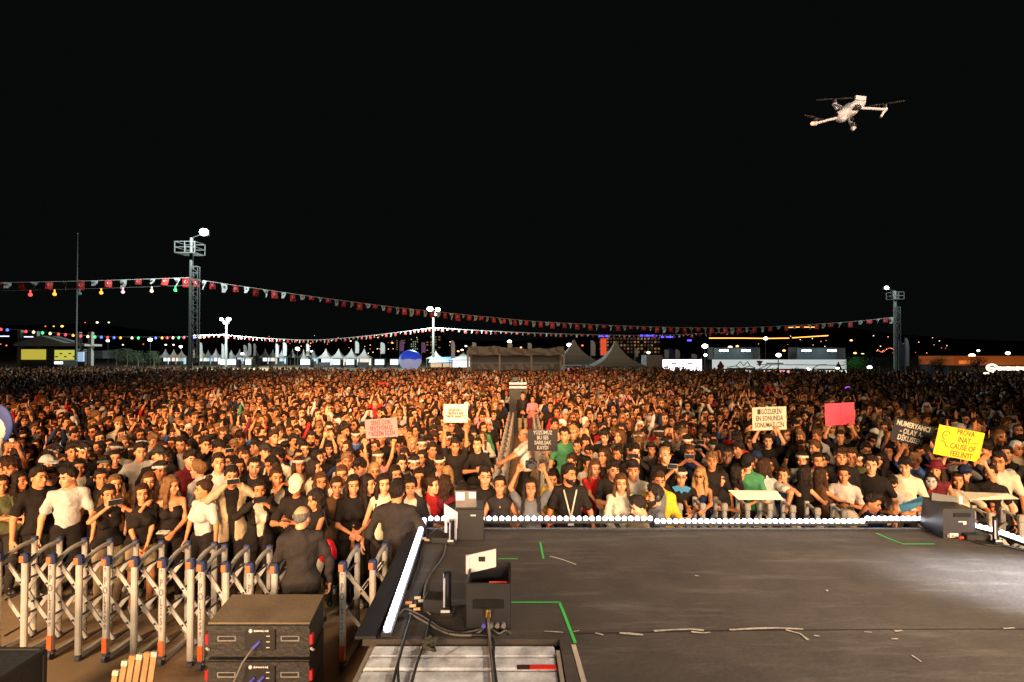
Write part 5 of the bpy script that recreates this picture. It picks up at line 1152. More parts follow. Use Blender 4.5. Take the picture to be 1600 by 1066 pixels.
bunting([(300, 436, 50), (395, 450, 53), (500, 465, 56), (600, 478, 60), (690, 488, 64), (770, 496, 68), (850, 503, 71), (1000, 510, 72), (1150, 512, 70), (1300, 505, 66), (1396, 496, 62)], 96, 'long sagging bunting of red and white flags across the whole field', 1.0)
bunting([(300, 524, 100), (353, 524, 100), (420, 529, 98), (500, 531, 96), (600, 522, 93), (677, 512, 90)], 60, 'far bunting of tiny flags between the two small masts', .75, .03)
bunting([(677, 512, 90), (740, 516, 90), (850, 521, 90), (1000, 524, 92), (1100, 521, 94), (1180, 516, 95)], 64, 'far bunting of tiny flags right of the warm floodlight mast', .75, .03)
CORD = mat('lamp_cord', (.2, .2, .2), .7)
BC_ = {'r': (1, .05, .06), 'o': (1, .35, .03), 'g': (.05, 1, .2), 'b': (.08, .15, 1), 'w': (1, .75, .4), 'p': (1, .35, .4), 'd': (.1, .2, .18)}; BMt = {k: glow('bulb_'+k, v, 2.4 if k != 'd' else .4) for k, v in BC_.items()}
def string_lights(keys, bulbs, label, r, drop=.0):
    pts = lerp_path([at(*k) for k in keys], 30); o = pts[0]; e = empty('string_lights', o, label=label, cat='string lights', group='coloured string lights'); mb = MB(); mb.tube([p-o for p in pts], .02, 5); mb.build('cord', CORD, e)
    xs = [800+F*p.x/p.y for p in pts]
    for px, k in bulbs:
        i = min(range(len(xs)), key=lambda j: abs(xs[j]-px)); j = min(i+1, 30) if px > xs[i] else max(i-1, 0); t = (px-xs[i])/(xs[j]-xs[i]) if i != j else 0; p = pts[i].lerp(pts[j], t)-o-Vector((0, 0, drop))
        mb = MB(); mb.ball((0, 0, 0), (r, r, r*1.1), 8, 6); mb.tube([(0, 0, r), (0, 0, max(drop, r*1.4))], r*.35, 6); mb.build('bulb', BMt[k], e, p)
string_lights([(-10, 455, 45), (150, 451, 47), (298, 446, 50)], [(46, 'r'), (84, 'o'), (123, 'd'), (157, 'o'), (191, 'p'), (236, 'w'), (273, 'g')], 'lamp cord with seven large coloured bulbs left of the tall mast', .14, .38)
string_lights([(-10, 512, 85), (60, 518, 88), (170, 526, 95), (300, 526, 98), (353, 522, 100)], [(1, 'r'), (11, 'b'), (40, 'r'), (52, 'w'), (66, 'g'), (78, 'w'), (91, 'r'), (102, 'r'), (114, 'o'), (126, 'r'), (137, 'w'), (148, 'g'), (158, 'b'), (168, 'r'), (178, 'b'), (188, 'o'), (206, 'w'), (216, 'g'), (243, 'b'), (253, 'o'), (261, 'r'), (270, 'w'), (279, 'g'), (287, 'r'), (303, 'b'), (311, 'w'), (319, 'o'), (326, 'r'), (342, 'g'), (350, 'r')], 'far string of many small coloured bulbs at the left', .19, .2)

# pagoda tents
ORD = 'first second third fourth fifth sixth seventh eighth ninth tenth eleventh twelfth thirteenth fourteenth fifteenth sixteenth seventeenth eighteenth nineteenth twentieth'.split()
def tent_mesh(w, z0, z1):
    mb = MB(); prof = [(1, 0), (.97, -.09), (1, 0), (.72, .13), (.48, .30), (.28, .52), (.12, .78), (.03, 1.0)]; n = 4; rings = []
    for s, t in prof: rings.append([(cx*w/2*s, cy*w/2*s, z0+(z1-z0)*t) for cx, cy in ((-1, -1), (1, -1), (1, 1), (-1, 1))])
    vs = [v for r_ in rings for v in r_]; mb.add(vs, [(i*4+j, i*4+(j+1) % 4, (i+1)*4+(j+1) % 4, (i+1)*4+j) for i in range(len(rings)-1) for j in range(4)]+[(28, 29, 30, 31)]); return mb
def tent(px, Y, w, py_e, py_a, label, lit=None, m=FAB, group='pagoda tents beyond the crowd'):
    b = at(px, 600, Y); z0, z1 = at(0, py_e, Y).z, at(0, py_a, Y).z; e = empty('pagoda_tent', (b.x, Y, 0), label=label, cat='tent', group=group); tent_mesh(w, z0, z1).build('roof', m, e)
    for sx in (-1, 1):
        for sy in (-1, 1): mb = MB(); mb.bar((sx*w*.46, sy*w*.46, 0), (sx*w*.46, sy*w*.46, z0), .07); mb.build('leg', POLE, e)
    if lit:
        mb = MB(); mb.box((0, w*.3, z0*.55), (w*.84, .06, z0*.8)); mb.build('lit_back_wall', lit, e); mb = MB(); mb.box((0, -w*.3, .5), (w*.8, .4, .95)); mb.build('counter', DARKM, e)
    return e
LITS = [glow('lit_wall_a', (.85, .95, 1), 1.3), glow('lit_wall_b', (1, .9, .75), .9), glow('lit_wall_c', (.6, .8, .9), .7)]; TINT = [FAB, mat('cream_fabric', (.60, .50, .36), .7), mat('grey_fabric', (.25, .25, .24), .7)]
xs = [258, 271, 283, 303, 315, 325, 337, 349, 361, 374, 387, 400, 414, 426, 440, 457, 474, 490]
for i, px in enumerate(xs):
    tent(px, 125, 1.8, 558, 545+(i % 3), f'small white pagoda tent, {ORD[i]} from the left in the far row', LITS[i % 3] if i % 4 != 3 else None, TINT[1] if i in (1, 2, 3, 4) else TINT[i % 2*2])
for i, px in enumerate((509, 529, 549, 569)): tent(px, 115, 2.9, 559, 545, f'larger pale pagoda tent, {ORD[i]} of four left of the blue dome', LITS[i % 2], FAB, 'four larger pale pagoda tents')
tent(897, 66, 6.0, 566, 531, 'big grey pagoda tent touching the striped canopy structure', glow('stall_glow', (.25, .45, .5), .25), mat('grey_canvas', (.30, .31, .29), .8), 'two big pagoda tents'); tent(962, 60, 5.5, 571, 533, 'big grey pagoda tent in front of the lit hotel', glow('stall_glow2', (.35, .5, .6), .25), mat('grey_canvas2', (.34, .34, .31), .8), 'two big pagoda tents')
tent(681, 100, 3.2, 560, 549, 'small pale pagoda tent right of the blue dome', None, FAB); tent(724, 80, 4.0, 562, 551, 'low white tent left of the canopy structure', LITS[0], FAB)
for px, p1, c in ((915, 929, 'red'), (978, 992, 'w'), (1000, 1014, 'w')): pass
def panel(name, x0, x1, y0, y1, Y, m, label, cat, thick=.15, group=None, kind=None):
    a, b = at(x0, y0, Y), at(x1, y1, Y); mb = MB(); mb.box(((a.x+b.x)/2, Y, (a.z+b.z)/2), (abs(b.x-a.x), thick, abs(a.z-b.z))); return tag(mb.build(name, m), label, cat, group, kind)
def legs(e, x0, x1, z, y0=0, y1=0, w=.08):
    for x in (x0, x1):
        mb = MB(); mb.bar((x, y0, 0), (x, y0, z), w); mb.build('leg', POLE, e)
def screen_stall(x0, x1, y0, y1, Y, c, s, label, lines=None, name='lit_stall'):
    a, b = at(x0, y0, Y), at(x1, y1, Y); w = b.x-a.x; e = empty(name, ((a.x+b.x)/2, Y, 0), label=label, cat='stall', group='lit stalls beyond the crowd')
    mb = MB(); mb.box((0, 0, (a.z+b.z)/2), (w, .2, a.z-b.z)); mb.build('lit_front', glow('lit_front', c, s), e); mb = MB(); mb.box((0, 1.2, a.z/2), (w*1.0, 2, a.z*.98)); mb.build('body', DARKM, e); mb = MB(); mb.box((0, .9, a.z+.1), (w*1.06, 2.4, .12)); mb.build('roof', POLE, e)
    if lines:
        mb = MB(); hh = a.z-b.z
        for i in range(5): mb.box((w*(-.4+.2*i), -.12, b.z+hh*(.35+.3*(i % 2))), (w*.12, .04, hh*.12))
        mb.build('marking', lines, e)
    return e
screen_stall(1034, 1096, 562, 580, 75, (1, .82, .95), 3.5, 'very bright white and pink lit stall with sail flags above', mat('pink_print', (.7, .1, .3), .6)) 
screen_stall(34, 71, 546, 562, 95, (.80, .66, .08), .6, 'yellow lit stall under the left canopy'); screen_stall(86, 120, 547, 563, 95, (.70, .70, .10), .75, 'bright yellow stall front with small red emblem under the left canopy', mat('red_print', (.6, .1, .05), .6))
screen_stall(122, 131, 550, 565, 95, (.45, .65, .9), .7, 'narrow pale blue lit stall beside the left canopy'); screen_stall(86, 97, 565, 569, 60, (.9, .95, 1), 2, 'tiny white lit counter in front of the yellow stalls')
screen_stall(887, 911, 575, 588, 64, (1, .25, .3), .8, 'red and green lit counter under the left big tent', glow('green_bit', (.3, 1, .4), 1.2)); 
for x0, x1, n in ((923, 935, 'left'), (945, 961, 'middle'), (972, 986, 'right')): screen_stall(x0, x1, 573, 580, 62.5, (.6, .8, 1), 2.0, f'small white lit screen under the right big tent, {n} of three', name='screen')
for i, (x0, x1) in enumerate(((470, 484), (520, 531), (541, 553), (586, 600), (610, 622), (345, 356), (356, 368), (384, 392))): screen_stall(x0, x1, 562, 570, 108, [(.8, .95, 1), (.7, .9, .95)][i % 2], 1.6, f'little white lit counter in the far tent row, {ORD[i]} of eight', name='stall_counter')
for x0, x1, n in ((672, 690, 'left'), (692, 712, 'right')): screen_stall(x0, x1, 567, 574, 85, (1, .7, .4), .6, n+' warm lit counter row between dome and canopy structure', name='stall_counter')
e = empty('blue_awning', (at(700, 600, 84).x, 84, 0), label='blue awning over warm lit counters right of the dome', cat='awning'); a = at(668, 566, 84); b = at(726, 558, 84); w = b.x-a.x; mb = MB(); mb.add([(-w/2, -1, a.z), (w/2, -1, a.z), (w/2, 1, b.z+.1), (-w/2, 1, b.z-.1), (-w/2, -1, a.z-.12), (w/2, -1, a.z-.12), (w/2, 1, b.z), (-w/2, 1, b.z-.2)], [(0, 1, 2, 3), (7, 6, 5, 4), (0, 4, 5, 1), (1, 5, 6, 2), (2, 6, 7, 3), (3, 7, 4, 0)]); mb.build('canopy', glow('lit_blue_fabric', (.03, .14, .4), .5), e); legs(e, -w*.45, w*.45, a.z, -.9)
# inflatable dome
c = at(641, 563, 70); e = empty('inflatable_dome', (c.x, 70, 0), label='round inflatable dome, blue top and white bottom, behind the crowd', cat='dome'); r_ = 17.5*70/F
mb = MB()
for (t0, t1, m_) in ((0, 1.45, 0), (1.45, 2.9, 1)):
    n = 24; k = 7; vs = [(r_*math.sin(t0+(t1-t0)*i/k)*math.cos(6.2832*j/n), r_*math.sin(t0+(t1-t0)*i/k)*math.sin(6.2832*j/n), c.z+r_*.92*math.cos(t0+(t1-t0)*i/k)+.08*m_*0) for i in range(k+1) for j in range(n)]
    if m_ == 0: vs = [(x, y, z-(.14*math.cos(6*math.atan2(y, x)) if abs(z-(c.z+r_*.92*math.cos(t1))) < .01 else 0)) for x, y, z in vs]; up_ = (vs, k, n)
    mb2 = MB(); mb2.add([(x*(1.01 if m_ == 0 else 1), y*(1.01 if m_ == 0 else 1), z) for x, y, z in vs], [(i*n+j, (i+1)*n+j, (i+1)*n+(j+1) % n, i*n+(j+1) % n) for i in range(k) for j in range(n)], 0, True); mb2.build(['blue_top', 'white_bottom'][m_], glow(['dome_blue', 'dome_white'][m_], [(.02, .06, .55), (.30, .32, .48)][m_], .75), e)
# canopy structure with crumpled banner
Y = 46; a, b = at(731, 545, Y), at(881, 560, Y); w = b.x-a.x; e = empty('control_tower', ((a.x+b.x)/2, Y, 0), label='wide scaffold control tower with crumpled striped banner in the crowd centre', cat='tower'); zt = at(0, 548, Y).z
for x in (-w/2, -w*.17, w*.165, w/2):
    for yy in (0, 3): mb = MB(); mb.bar((x, yy, 0), (x, yy, zt), .16 if abs(x) > w*.4 else .08); mb.build('post', POLE, e)
z0, z1 = at(0, 555, Y).z, at(0, 543, Y).z; n = 40; vs, fs = [], []
for i in range(n+1):
    for j in range(4):
        vs.append((-w/2+w*i/n, -.12+.07*math.sin(i*1.3+j*1.1)+.04*math.sin(i*3.1), z1-(z1-z0)*j/3+.10*math.sin(i*.16+.4)*(1-j/3)+.05*math.sin(i*.7)))
for i in range(n):
    for j in range(3): fs.append((i*4+j, (i+1)*4+j, (i+1)*4+j+1, i*4+j+1))
def banner_mat():
    m = mat('crumpled_banner', (.1, .1, .1), .8); nt = m.node_tree; N, L = nt.nodes, nt.links; tc = N.new('ShaderNodeTexCoord'); w_ = N.new('ShaderNodeTexWave'); w_.inputs['Scale'].default_value = .55; w_.inputs['Distortion'].default_value = 12; w_.bands_direction = 'DIAGONAL'
    cr = N.new('ShaderNodeValToRGB'); cr.color_ramp.elements[0].position = .25; cr.color_ramp.elements[1].position = .4; cr.color_ramp.elements[0].color = (.075, .068, .068, 1); cr.color_ramp.elements[1].color = (.12, .12, .12, 1); L.new(tc.outputs['Object'], w_.inputs[0]); L.new(w_.outputs['Fac'], cr.inputs[0]); L.new(cr.outputs[0], N['Principled BSDF'].inputs['Base Color']); return m
BN = banner_mat(); mb = MB(); mb.add(vs, fs, 0, True); mb.build('banner', BN, e)
mb = MB(); mb.box((0, 1.6, z0+.05), (w, 3, .08)); mb.box((0, 3.0, zt*.5), (w, .05, zt)); mb.build('dark_walls', DARKM, e)
zb_ = at(0, 569, Y).z; mb = MB(); mb.box((0, 2.9, zb_), (w*.98, .06, .10)); mb.build('blue_band', mat('blue_band', (.03, .10, .22), .6), e)
z2, z3 = at(0, 571, Y).z, at(0, 580, Y).z; vs = [(-w*.42+w*.84*i/n, 2.4+.1*math.sin(i*.9), (z2 if j == 0 else z3)+.08*math.sin(i*.35+j)) for i in range(n+1) for j in range(2)]; mb = MB(); mb.add(vs, [(i*2, i*2+2, i*2+3, i*2+1) for i in range(n)], 0, True); mb.build('lower_banner', BN, e)
# camera platform at the aisle end
a, b = at(796, 640, 22.4), at(822, 597, 22.4); e = empty('camera_platform', ((a.x+b.x)/2, 22.4, 0), label='dark camera platform with two pale rails at the end of the aisle', cat='platform'); w = b.x-a.x; mb = MB(); mb.box((0, .5, b.z*.45), (w, 1.2, b.z*.9)); mb.build('box', DARKM, e)
for z_ in (at(0, 599, 22.4).z, at(0, 605, 22.4).z): mb = MB(); mb.tube([(-w*.5, -.2, z_), (w*.52, -.2, z_)], .055, 8); mb.build('rail', WHITEP, e)
mb = MB(); mb.box((-.1, .3, b.z+.12), (.28, .5, .2), bev=.02); mb.tube([(-.1, .05, b.z+.12), (-.1, -.25, b.z+.12)], .08, 10); mb.tube([(-.1, .3, b.z-.2), (-.1, .3, b.z+.1)], .05, 8); mb.build('camera', PLAST, e)
# sail banners
SB = mat('sail_white', (.55, .55, .55), .7); SBP = mat('sail_purple', (.28, .12, .42), .7)
def sail(px, y0, y1, wpx_, Y, m, label, group='white feather banners'):
    v = at(px, y1, Y); e = empty('feather_banner', (v.x, Y, 0), label=label, cat='banner', group=group); w = wpx_*Y/F; z0, z1 = v.z, at(0, y0, Y).z; h = z1-z0
    prof = [(-.5, 0), (.45, 0), (.5, .35), (.5, .7), (.35, .88), (0, .98), (-.35, 1.0), (-.5, .97)]; mb = MB(); vs = [(x*w, yy, z0+t*h) for yy in (0, .04) for x, t in prof]; n = 8; mb.add(vs, [tuple(range(n)), tuple(range(2*n-1, n-1, -1))]+[(i, i+n, (i+1) % n+n, (i+1) % n) for i in range(n)]); mb.build('sail', m, e)
    mb = MB(); mb.tube([(-w*.52, .02, 0), (-w*.52, .02, z1)], .04, 6); mb.build('pole', POLE, e)
for i, (px, y0, y1, w_) in enumerate(((314, 535, 560, 4), (348, 537, 565, 4), (353, 537, 566, 5), (383, 539, 556, 5), (390, 536, 555, 5), (398, 537, 556, 4), (433, 537, 558, 5), (445, 535, 556, 6), (481, 537, 556, 5), (558, 533, 552, 6), (598, 535, 553, 7), (708, 532, 560, 6), (741, 535, 543, 6), (797, 535, 545, 7), (828, 536, 545, 6), (927, 532, 556, 7), (995, 545, 558, 5), (1042, 546, 562, 6), (1059, 546, 562, 7), (1085, 553, 563, 8))):
    sail(px, y0, y1, w_, 118 if px < 620 else 78, SB, f'white feather banner among the far tents, {ORD[i]} from the left' if px < 620 else f'white feather banner right of the dome, {ORD[i-11]} from the left')
sail(628, 533, 549, 6, 75, SBP, 'purple feather banner left above the blue dome', 'purple feather banners'); sail(662, 535, 551, 6, 75, SBP, 'purple feather banner right above the blue dome', 'purple feather banners'); sail(1049, 545, 562, 8, 79, mat('sail_blue', (.03, .03, .20), .7), 'dark blue feather banner over the bright pink stall', 'dark feather banners')
sail(1409, 532, 572, 8, 60, mat('sail_lilac', (.10, .09, .16), .7), 'dim lilac feather banner right of the right mast', 'dark feather banners'); sail(1418, 528, 572, 6, 60, SB, 'tall narrow white banner right of the right mast', 'tall banners')
# left canopy with white columns
Y = 96; a, b = at(33, 545, Y), at(145, 535, Y); w = b.x-a.x; e = empty('entrance_canopy', (a.x, Y, 0), label='white canopy roof on tall pale columns at the far left', cat='canopy')
for px, yt in ((32, 516), (57, 518), (123, 519), (142, 519)): X = at(px, 540, Y).x-a.x; mb = MB(); mb.box((X, 0, at(0, yt, Y).z/2), (.62, .62, at(0, yt, Y).z)); mb.build('column', mat('pale_column', (.22, .21, .19), .7), e)
zc_ = [at(0, q, Y).z for q in (537, 525, 536, 538)]; X = [at(q, 540, Y).x-a.x for q in (37, 78, 115, 146)]; mb = MB(); vs = []
for yy in (-2, 2): vs += [(X[i], yy, zc_[i]) for i in range(4)]+[(X[i], yy, zc_[3]-.35) for i in range(4)]
mb.add(vs, [(0, 1, 5, 4), (1, 2, 6, 5), (2, 3, 7, 6), (8, 12, 13, 9), (9, 13, 14, 10), (10, 14, 15, 11), (0, 8, 9, 1), (1, 9, 10, 2), (2, 10, 11, 3), (4, 5, 13, 12), (5, 6, 14, 13), (6, 7, 15, 14), (0, 4, 12, 8), (3, 11, 15, 7)]); mb.build('roof', mat('canopy_roof', (.25, .25, .24), .7), e)
panel('low_building', 140, 172, 548, 560, 110, mat('dim_wall', (.05, .05, .055), .8), 'low dim building right of the entrance canopy', 'building', 4)
# hotel
Y = 230; a, b = at(936, 527, Y), at(1032, 560, Y); w = b.x-a.x; zt = a.z; e = empty('hotel', ((a.x+b.x)/2, Y, 0), label='long hotel block with dim amber windows and blue roof signs', cat='building'); mb = MB(); mb.box((0, 5, zt/2), (w, 10, zt)); mb.build('wall', mat('hotel_wall', (.05, .035, .02), .8), e)
AM = [glow('amber_window', (.8, .42, .14), .30), glow('dim_window', (.5, .3, .15), .10)]
for j in range(5):
    for i in range(18):
        if random.random() < .86: mb = MB(); mb.box((-w/2+w*(i+.5)/18, -.04, zt*(.93-.155*j)), (w/18*.55, .1, zt*.08)); mb.build('window', AM[random.random() < .45], e)
mb = MB(); mb.box((-w/2+1.8, -.3, zt*.55), (2.4, .5, zt*.78)); mb.build('red_light_strip', glow('red_strip', (.9, .10, .04), .8), e)
BLG = glow('blue_sign', (.08, .06, 1), 3.5)
for x0, x1, yy in ((935, 953, 525.3), (1000, 1027, 524.5), (1033, 1052, 526.6), (1074, 1081, 532)):
    a_, b_ = at(x0, yy, Y-1)-e.location, at(x1, yy, Y-1)-e.location; mb = MB(); k = 6
    for i in range(k): mb.box((a_.x+(b_.x-a_.x)*(i+.5)/k, -.9, a_.z), ((b_.x-a_.x)/k*.8, .2, .75-.2*(i % 2)))
    mb.build('roof_sign', BLG, e)
panel('white_container', 1006, 1031, 555, 578, 62, mat('container_white', (.30, .30, .31), .6), 'plain white container box left of the bright pink stall', 'container', 2.4)
# long banner wall with lit booths above
Y = 80; BW = glow('lit_banner', (.66, .72, .70), .75); e = empty('banner_wall', (at(1218, 540, Y).x, Y, 0), label='long white banner wall with dark line drawings, two lit booths on top', cat='banner wall'); o = e.location; a, b = at(1113, 562, Y)-o, at(1322, 579, Y)-o
mb = MB(); mb.box(((a.x+b.x)/2, 0, (a.z+b.z)/2+CZ*0), (b.x-a.x, .15, a.z-b.z)); mb.build('banner', BW, e); mb = MB(); mb.box(((a.x+b.x)/2, .6, b.z/2), (b.x-a.x, .8, b.z)); mb.build('base', DARKM, e)
DK = mat('banner_ink', (.03, .05, .05), .7); mb = MB()
def ln(pts, w_=.10): 
    q = [at(x, y_, Y-.12)-o for x, y_ in pts]
    for p1, p2 in zip(q, q[1:]): mb.bar(p1, p2, w_, .02, up=(0, -1, 0))
ln([(1136, 574), (1150, 572), (1158, 576), (1172, 572), (1180, 575)]); ln([(1150, 572), (1157, 565), (1162, 572), (1168, 565), (1172, 572)]); ln([(1136, 576), (1180, 576)], .18); ln([(1182, 570), (1225, 570), (1318, 571)], .10); ln([(1197, 568), (1224, 568)], .16); ln([(1185, 577), (1200, 570)]); ln([(1270, 576), (1280, 570), (1292, 570)]); ln([(1196, 577), (1206, 570)]); mb.build('drawing', DK, e)
mb = MB(); c_ = at(1126, 571, Y-.12)-o; mb.add([(c_.x+.55*math.sin(t)*(1 if math.cos(t) < .3 else .5), c_.y, c_.z+.62*math.cos(t)) for t in np.linspace(0, 6.28, 12)[:-1]], [tuple(range(11))]); c_ = at(1187, 568, Y-.12)-o; mb.add([(c_.x-.5, c_.y, c_.z+.4), (c_.x+.5, c_.y, c_.z+.4), (c_.x, c_.y, c_.z-.5)], [(0, 2, 1)]); c_ = at(1310, 572, Y-.12)-o; mb.add([(c_.x-.6, c_.y, c_.z-.6), (c_.x+.6, c_.y, c_.z-.6), (c_.x, c_.y, c_.z+.7)], [(0, 1, 2)]); mb.build('emblem', mat('emblem_red', (.28, .02, .03), .7), e)
TL = glow('tube_light', (.95, 1, 1), 12); BI = glow('booth_inside', (.07, .11, .12), .35)
for x0, x1, lx in ((1114, 1186, (1133, 1168)), (1244, 1320, (1263, 1303))):
    a, b = at(x0, 544, Y+1)-o, at(x1, 562, Y+1)-o; bt = MB(); bt.box(((a.x+b.x)/2, 3, (a.z+b.z)/2), (b.x-a.x, .1, a.z-b.z)); bt = bt.build('booth', BI, e); mb = MB(); mb.box(((a.x+b.x)/2, 2, a.z+.06), (b.x-a.x, 2.6, .12)); mb.box((a.x, 2, (a.z+b.z)/2), (.14, 2.4, a.z-b.z)); mb.box((b.x, 2, (a.z+b.z)/2), (.14, 2.4, a.z-b.z)); mb.build('frame', POLE, bt)
    for l in lx: p = at(l, 548, Y+.6)-o; mb = MB(); mb.tube([(p.x-.62, p.y+.5, p.z), (p.x+.62, p.y+.5, p.z)], .13, 8); mb.build('tube_light', TL, bt)
for i, (x0, x1, c_, s_) in enumerate(((1120, 1180, (1, .85, .7), 1.2), (1194, 1206, (1, .6, .6), 1.2), (1206, 1240, (1, .35, .38), 1.4), (1240, 1262, (1, .85, .75), 1.3), (1280, 1322, (1, .9, .7), 1.5))): screen_stall(x0, x1, 579, 585, 72, c_, s_, ['warm lit counter under the left half of the banner wall', 'small pink lit counter beneath the banner wall', 'red and white lit counter beneath the middle of banner wall', 'white lit counter beneath the banner wall', 'bright warm counter under the right end of the banner wall'][i], name='stall_counter')
# right restaurant with glowing sign
Y = 70; e = empty('restaurant', (at(1545, 540, Y).x, Y, 0), label='low orange-lit restaurant with a glowing white sign at the right edge', cat='building'); o = e.location; a, b = at(1490, 557, Y)-o, at(1660, 571, Y)-o
mb = MB(); mb.box(((a.x+b.x)/2, 3, (a.z+b.z)/2), (b.x-a.x, 6, a.z-b.z)); mb.build('upper_wall', glow('orange_lit_wall', (.32, .07, .01), .55), e); mb = MB(); mb.box(((a.x+b.x)/2, 3.2, b.z/2), (b.x-a.x, 5, b.z)); mb.build('lower_wall', mat('dusky_wall', (.03, .03, .035), .8), e)  # upper wall glows by itself in place of orange lamplight falling on it
p = at(1511, 566, Y)-o; mb = MB(); mb.box((p.x, -.12, p.z), (2.2, .1, .42)); mb.build('orange_panel', glow('orange_panel', (.9, .2, .03), .9), e)
SG = glow('sign_glow', (1, .82, .55), 3); mb = MB(); p = at(1550, 575, Y-1.5)-o
mb.tube([(p.x+.62*math.cos(t), p.y, p.z+.40*math.sin(t)) for t in np.linspace(-.4, 5.4, 16)], .13, 8); mb.tube([(p.x-.2, p.y, p.z), (p.x+.35, p.y, p.z-.1), (p.x+.2, p.y, p.z-.6)], .12, 8); mb.ball((p.x-.75, p.y, p.z-.68), (.45, .1, .12), 10, 6)
for i in range(10):
    q = at(1561+5*i, 576, Y-1.5)-o; hh = .42 if i % 3 else .5; mb.box((q.x-.12, q.y, q.z), (.12, .1, hh)); mb.box((q.x+.1, q.y, q.z), (.1, .1, hh*.85)); mb.box((q.x, q.y, q.z+hh*.3), (.28, .1, .13))
mb.build('sign', SG, e); a, b = at(1541, 588, Y-2)-o, at(1660, 593, Y-2)-o; mb = MB(); mb.box(((a.x+b.x)/2, a.y, (a.z+b.z)/2), (b.x-a.x, .3, a.z-b.z)); mb.build('lit_canopy', glow('lit_canopy', (1, .62, .30), 2.0), e); mb = MB(); p = at(1543, 594, Y-2)-o; mb.box((p.x, p.y-.2, p.z), (.34, .2, .9)); mb.build('lit_pillar', LITS[0], e)
# little street lamps and signals dotted behind
LAMPL = ['bright lamp left of the tall mast over the trees', 'lamp over the third small pagoda tent', 'lamp low beside the small mast', 'white lamp above the left part of the control tower', 'white lamp at the right top of the control tower', 'warm lamp over the white container', 'white lamp left of the banner wall booths', 'bright warm lamp on the orange light line', 'bright white lamp between the two booths', 'white lamp over the green lit tree side', 'bright white lamp before the restaurant', 'warm oval lamp above the orange panel', 'small lamp above the restaurant roof right', 'tiny lamp above the restaurant roof left', 'white globe before the right banner wall', 'white globe at the right end of the banner wall', 'widest bright lamp amid the far tents', 'small white lamp among the far tents', 'small lamp high beside the flagpole', 'square white lamp above the bright pink stall']
def street_lamp(px, py, Y, r, m_, label='small street lamp glowing behind the crowd'):
    p = at(px, py, Y); e = empty('street_lamp', (p.x, Y, 0), label=label, cat='street lamp', group='street lamps behind the crowd'); mb = MB(); mb.tube([(0, 0, 0), (0, 0, max(p.z-r, .3))], .07, 6); mb.build('pole', DARKM, e); mb = MB(); mb.ball((0, -.1, p.z), (r, r*.8, r*.7), 10, 6); mb.build('lamp', m_, e)
for px, py, Y, r, m_ in ((235, 531, 110, .55, LW), (283, 542, 110, .4, LW), (379, 553, 100, .38, LS), (796, 534, 100, .5, LW), (889, 539, 80, .42, LW), (1013, 551, 90, .35, LWW), (1102, 555, 85, .32, LW), (1196, 529, 100, .5, LWW), (1216, 555, 78, .45, LW), (1358, 574, 80, .42, LW), (1490, 580, 75, .5, LW), (1518, 556, 90, .6, LWW), (1574, 552, 90, .45, LS), (1528, 548, 110, .35, LS), (1262, 577, 74, .3, LW), (1308, 576, 74, .3, LW), (465, 545, 115, .6, LS), (487, 549, 115, .3, LS), (169, 532.5, 120, .45, LS), (1101, 541, 90, .6, LW)): street_lamp(px, py, Y, r*.8, m_, LAMPL.pop(0))
# hills, lights scattered over them
def hill(name, Y, prof, c):
    vs = [(*at(px, py, Y).xy, at(px, py, Y).z) for px, py in prof]; n = len(vs); vs2 = [(x, y-120, 0) for x, y, z in vs]; vs3 = [(x, y+200, 0) for x, y, z in vs]; mb = MB(); mb.add(vs+vs2+vs3, [(i, i+1, n+i+1, n+i) for i in range(n-1)]+[(i+1, i, 2*n+i, 2*n+i+1) for i in range(n-1)], 0, True); tag(mb.build(name, mat(name, c, 1, var=.3, scale=.02)), kind='structure')
hill('hill', 700, [(-700, 520), (-200, 512), (0, 509), (150, 506), (260, 520), (420, 534), (620, 530), (800, 533), (980, 520), (1180, 509), (1300, 508), (1400, 522), (1500, 530), (1700, 536), (2200, 540)], (.010, .012, .010))
rr3 = random.Random(4); mbs = {'o': MB(), 'w': MB(), 'r': MB()}
def dot(px, py, k, s=1.0):
    Y = 560; p = at(px, py, Y); mbs[k].ball(p, (1.1*s, .5, .65*s), 6, 4)
for px, py, k, s in ((71, 510, 'r', .8), (84, 510, 'o', .8), (97, 510, 'o', 1.5), (133, 504, 'r', .6), (152, 504, 'w', 1.3), (170, 504, 'w', .9), (148, 540, 'w', .8), (157, 540, 'w', .9), (192, 539, 'w', .8), (259, 539, 'w', 1.2), (271, 539, 'w', 1.0), (224, 538, 'r', .7), (463, 532, 'o', 1.1), (548, 533, 'o', .9), (613, 536, 'o', 1), (143, 555, 'r', .7), (152, 555, 'r', .7), (10, 540, 'r', .9), (1, 538, 'r', .7), (771, 542, 'o', 1), (814, 543, 'o', 1), (722, 547, 'w', 1.4), (728, 541, 'w', 1.2), (716, 549, 'o', 1.2), (910, 540, 'r', 1.2), (1330, 532, 'o', 1.4), (1336, 552, 'o', 1.6), (1332, 557, 'o', 1.5), (1348, 554, 'w', 1.8), (1352, 555, 'o', 1.6), (1361, 555, 'r', .8), (1141, 543, 'w', 2.4), (1152, 541, 'o', 1.5), (1225, 548, 'o', 1.6)): dot(px, py, k, s)
for i in range(90): dot(rr3.choice([rr3.uniform(560, 720), rr3.uniform(1120, 1300), rr3.uniform(420, 600), rr3.uniform(1340, 1480)]), rr3.uniform(524, 556), rr3.choice('oowr'), rr3.uniform(.25, .55))
for i in range(12): dot(1371+rr3.uniform(0, 1)+i*2.4, 547+3*math.sin(i*.6), 'r' if i % 3 else 'o', .5)
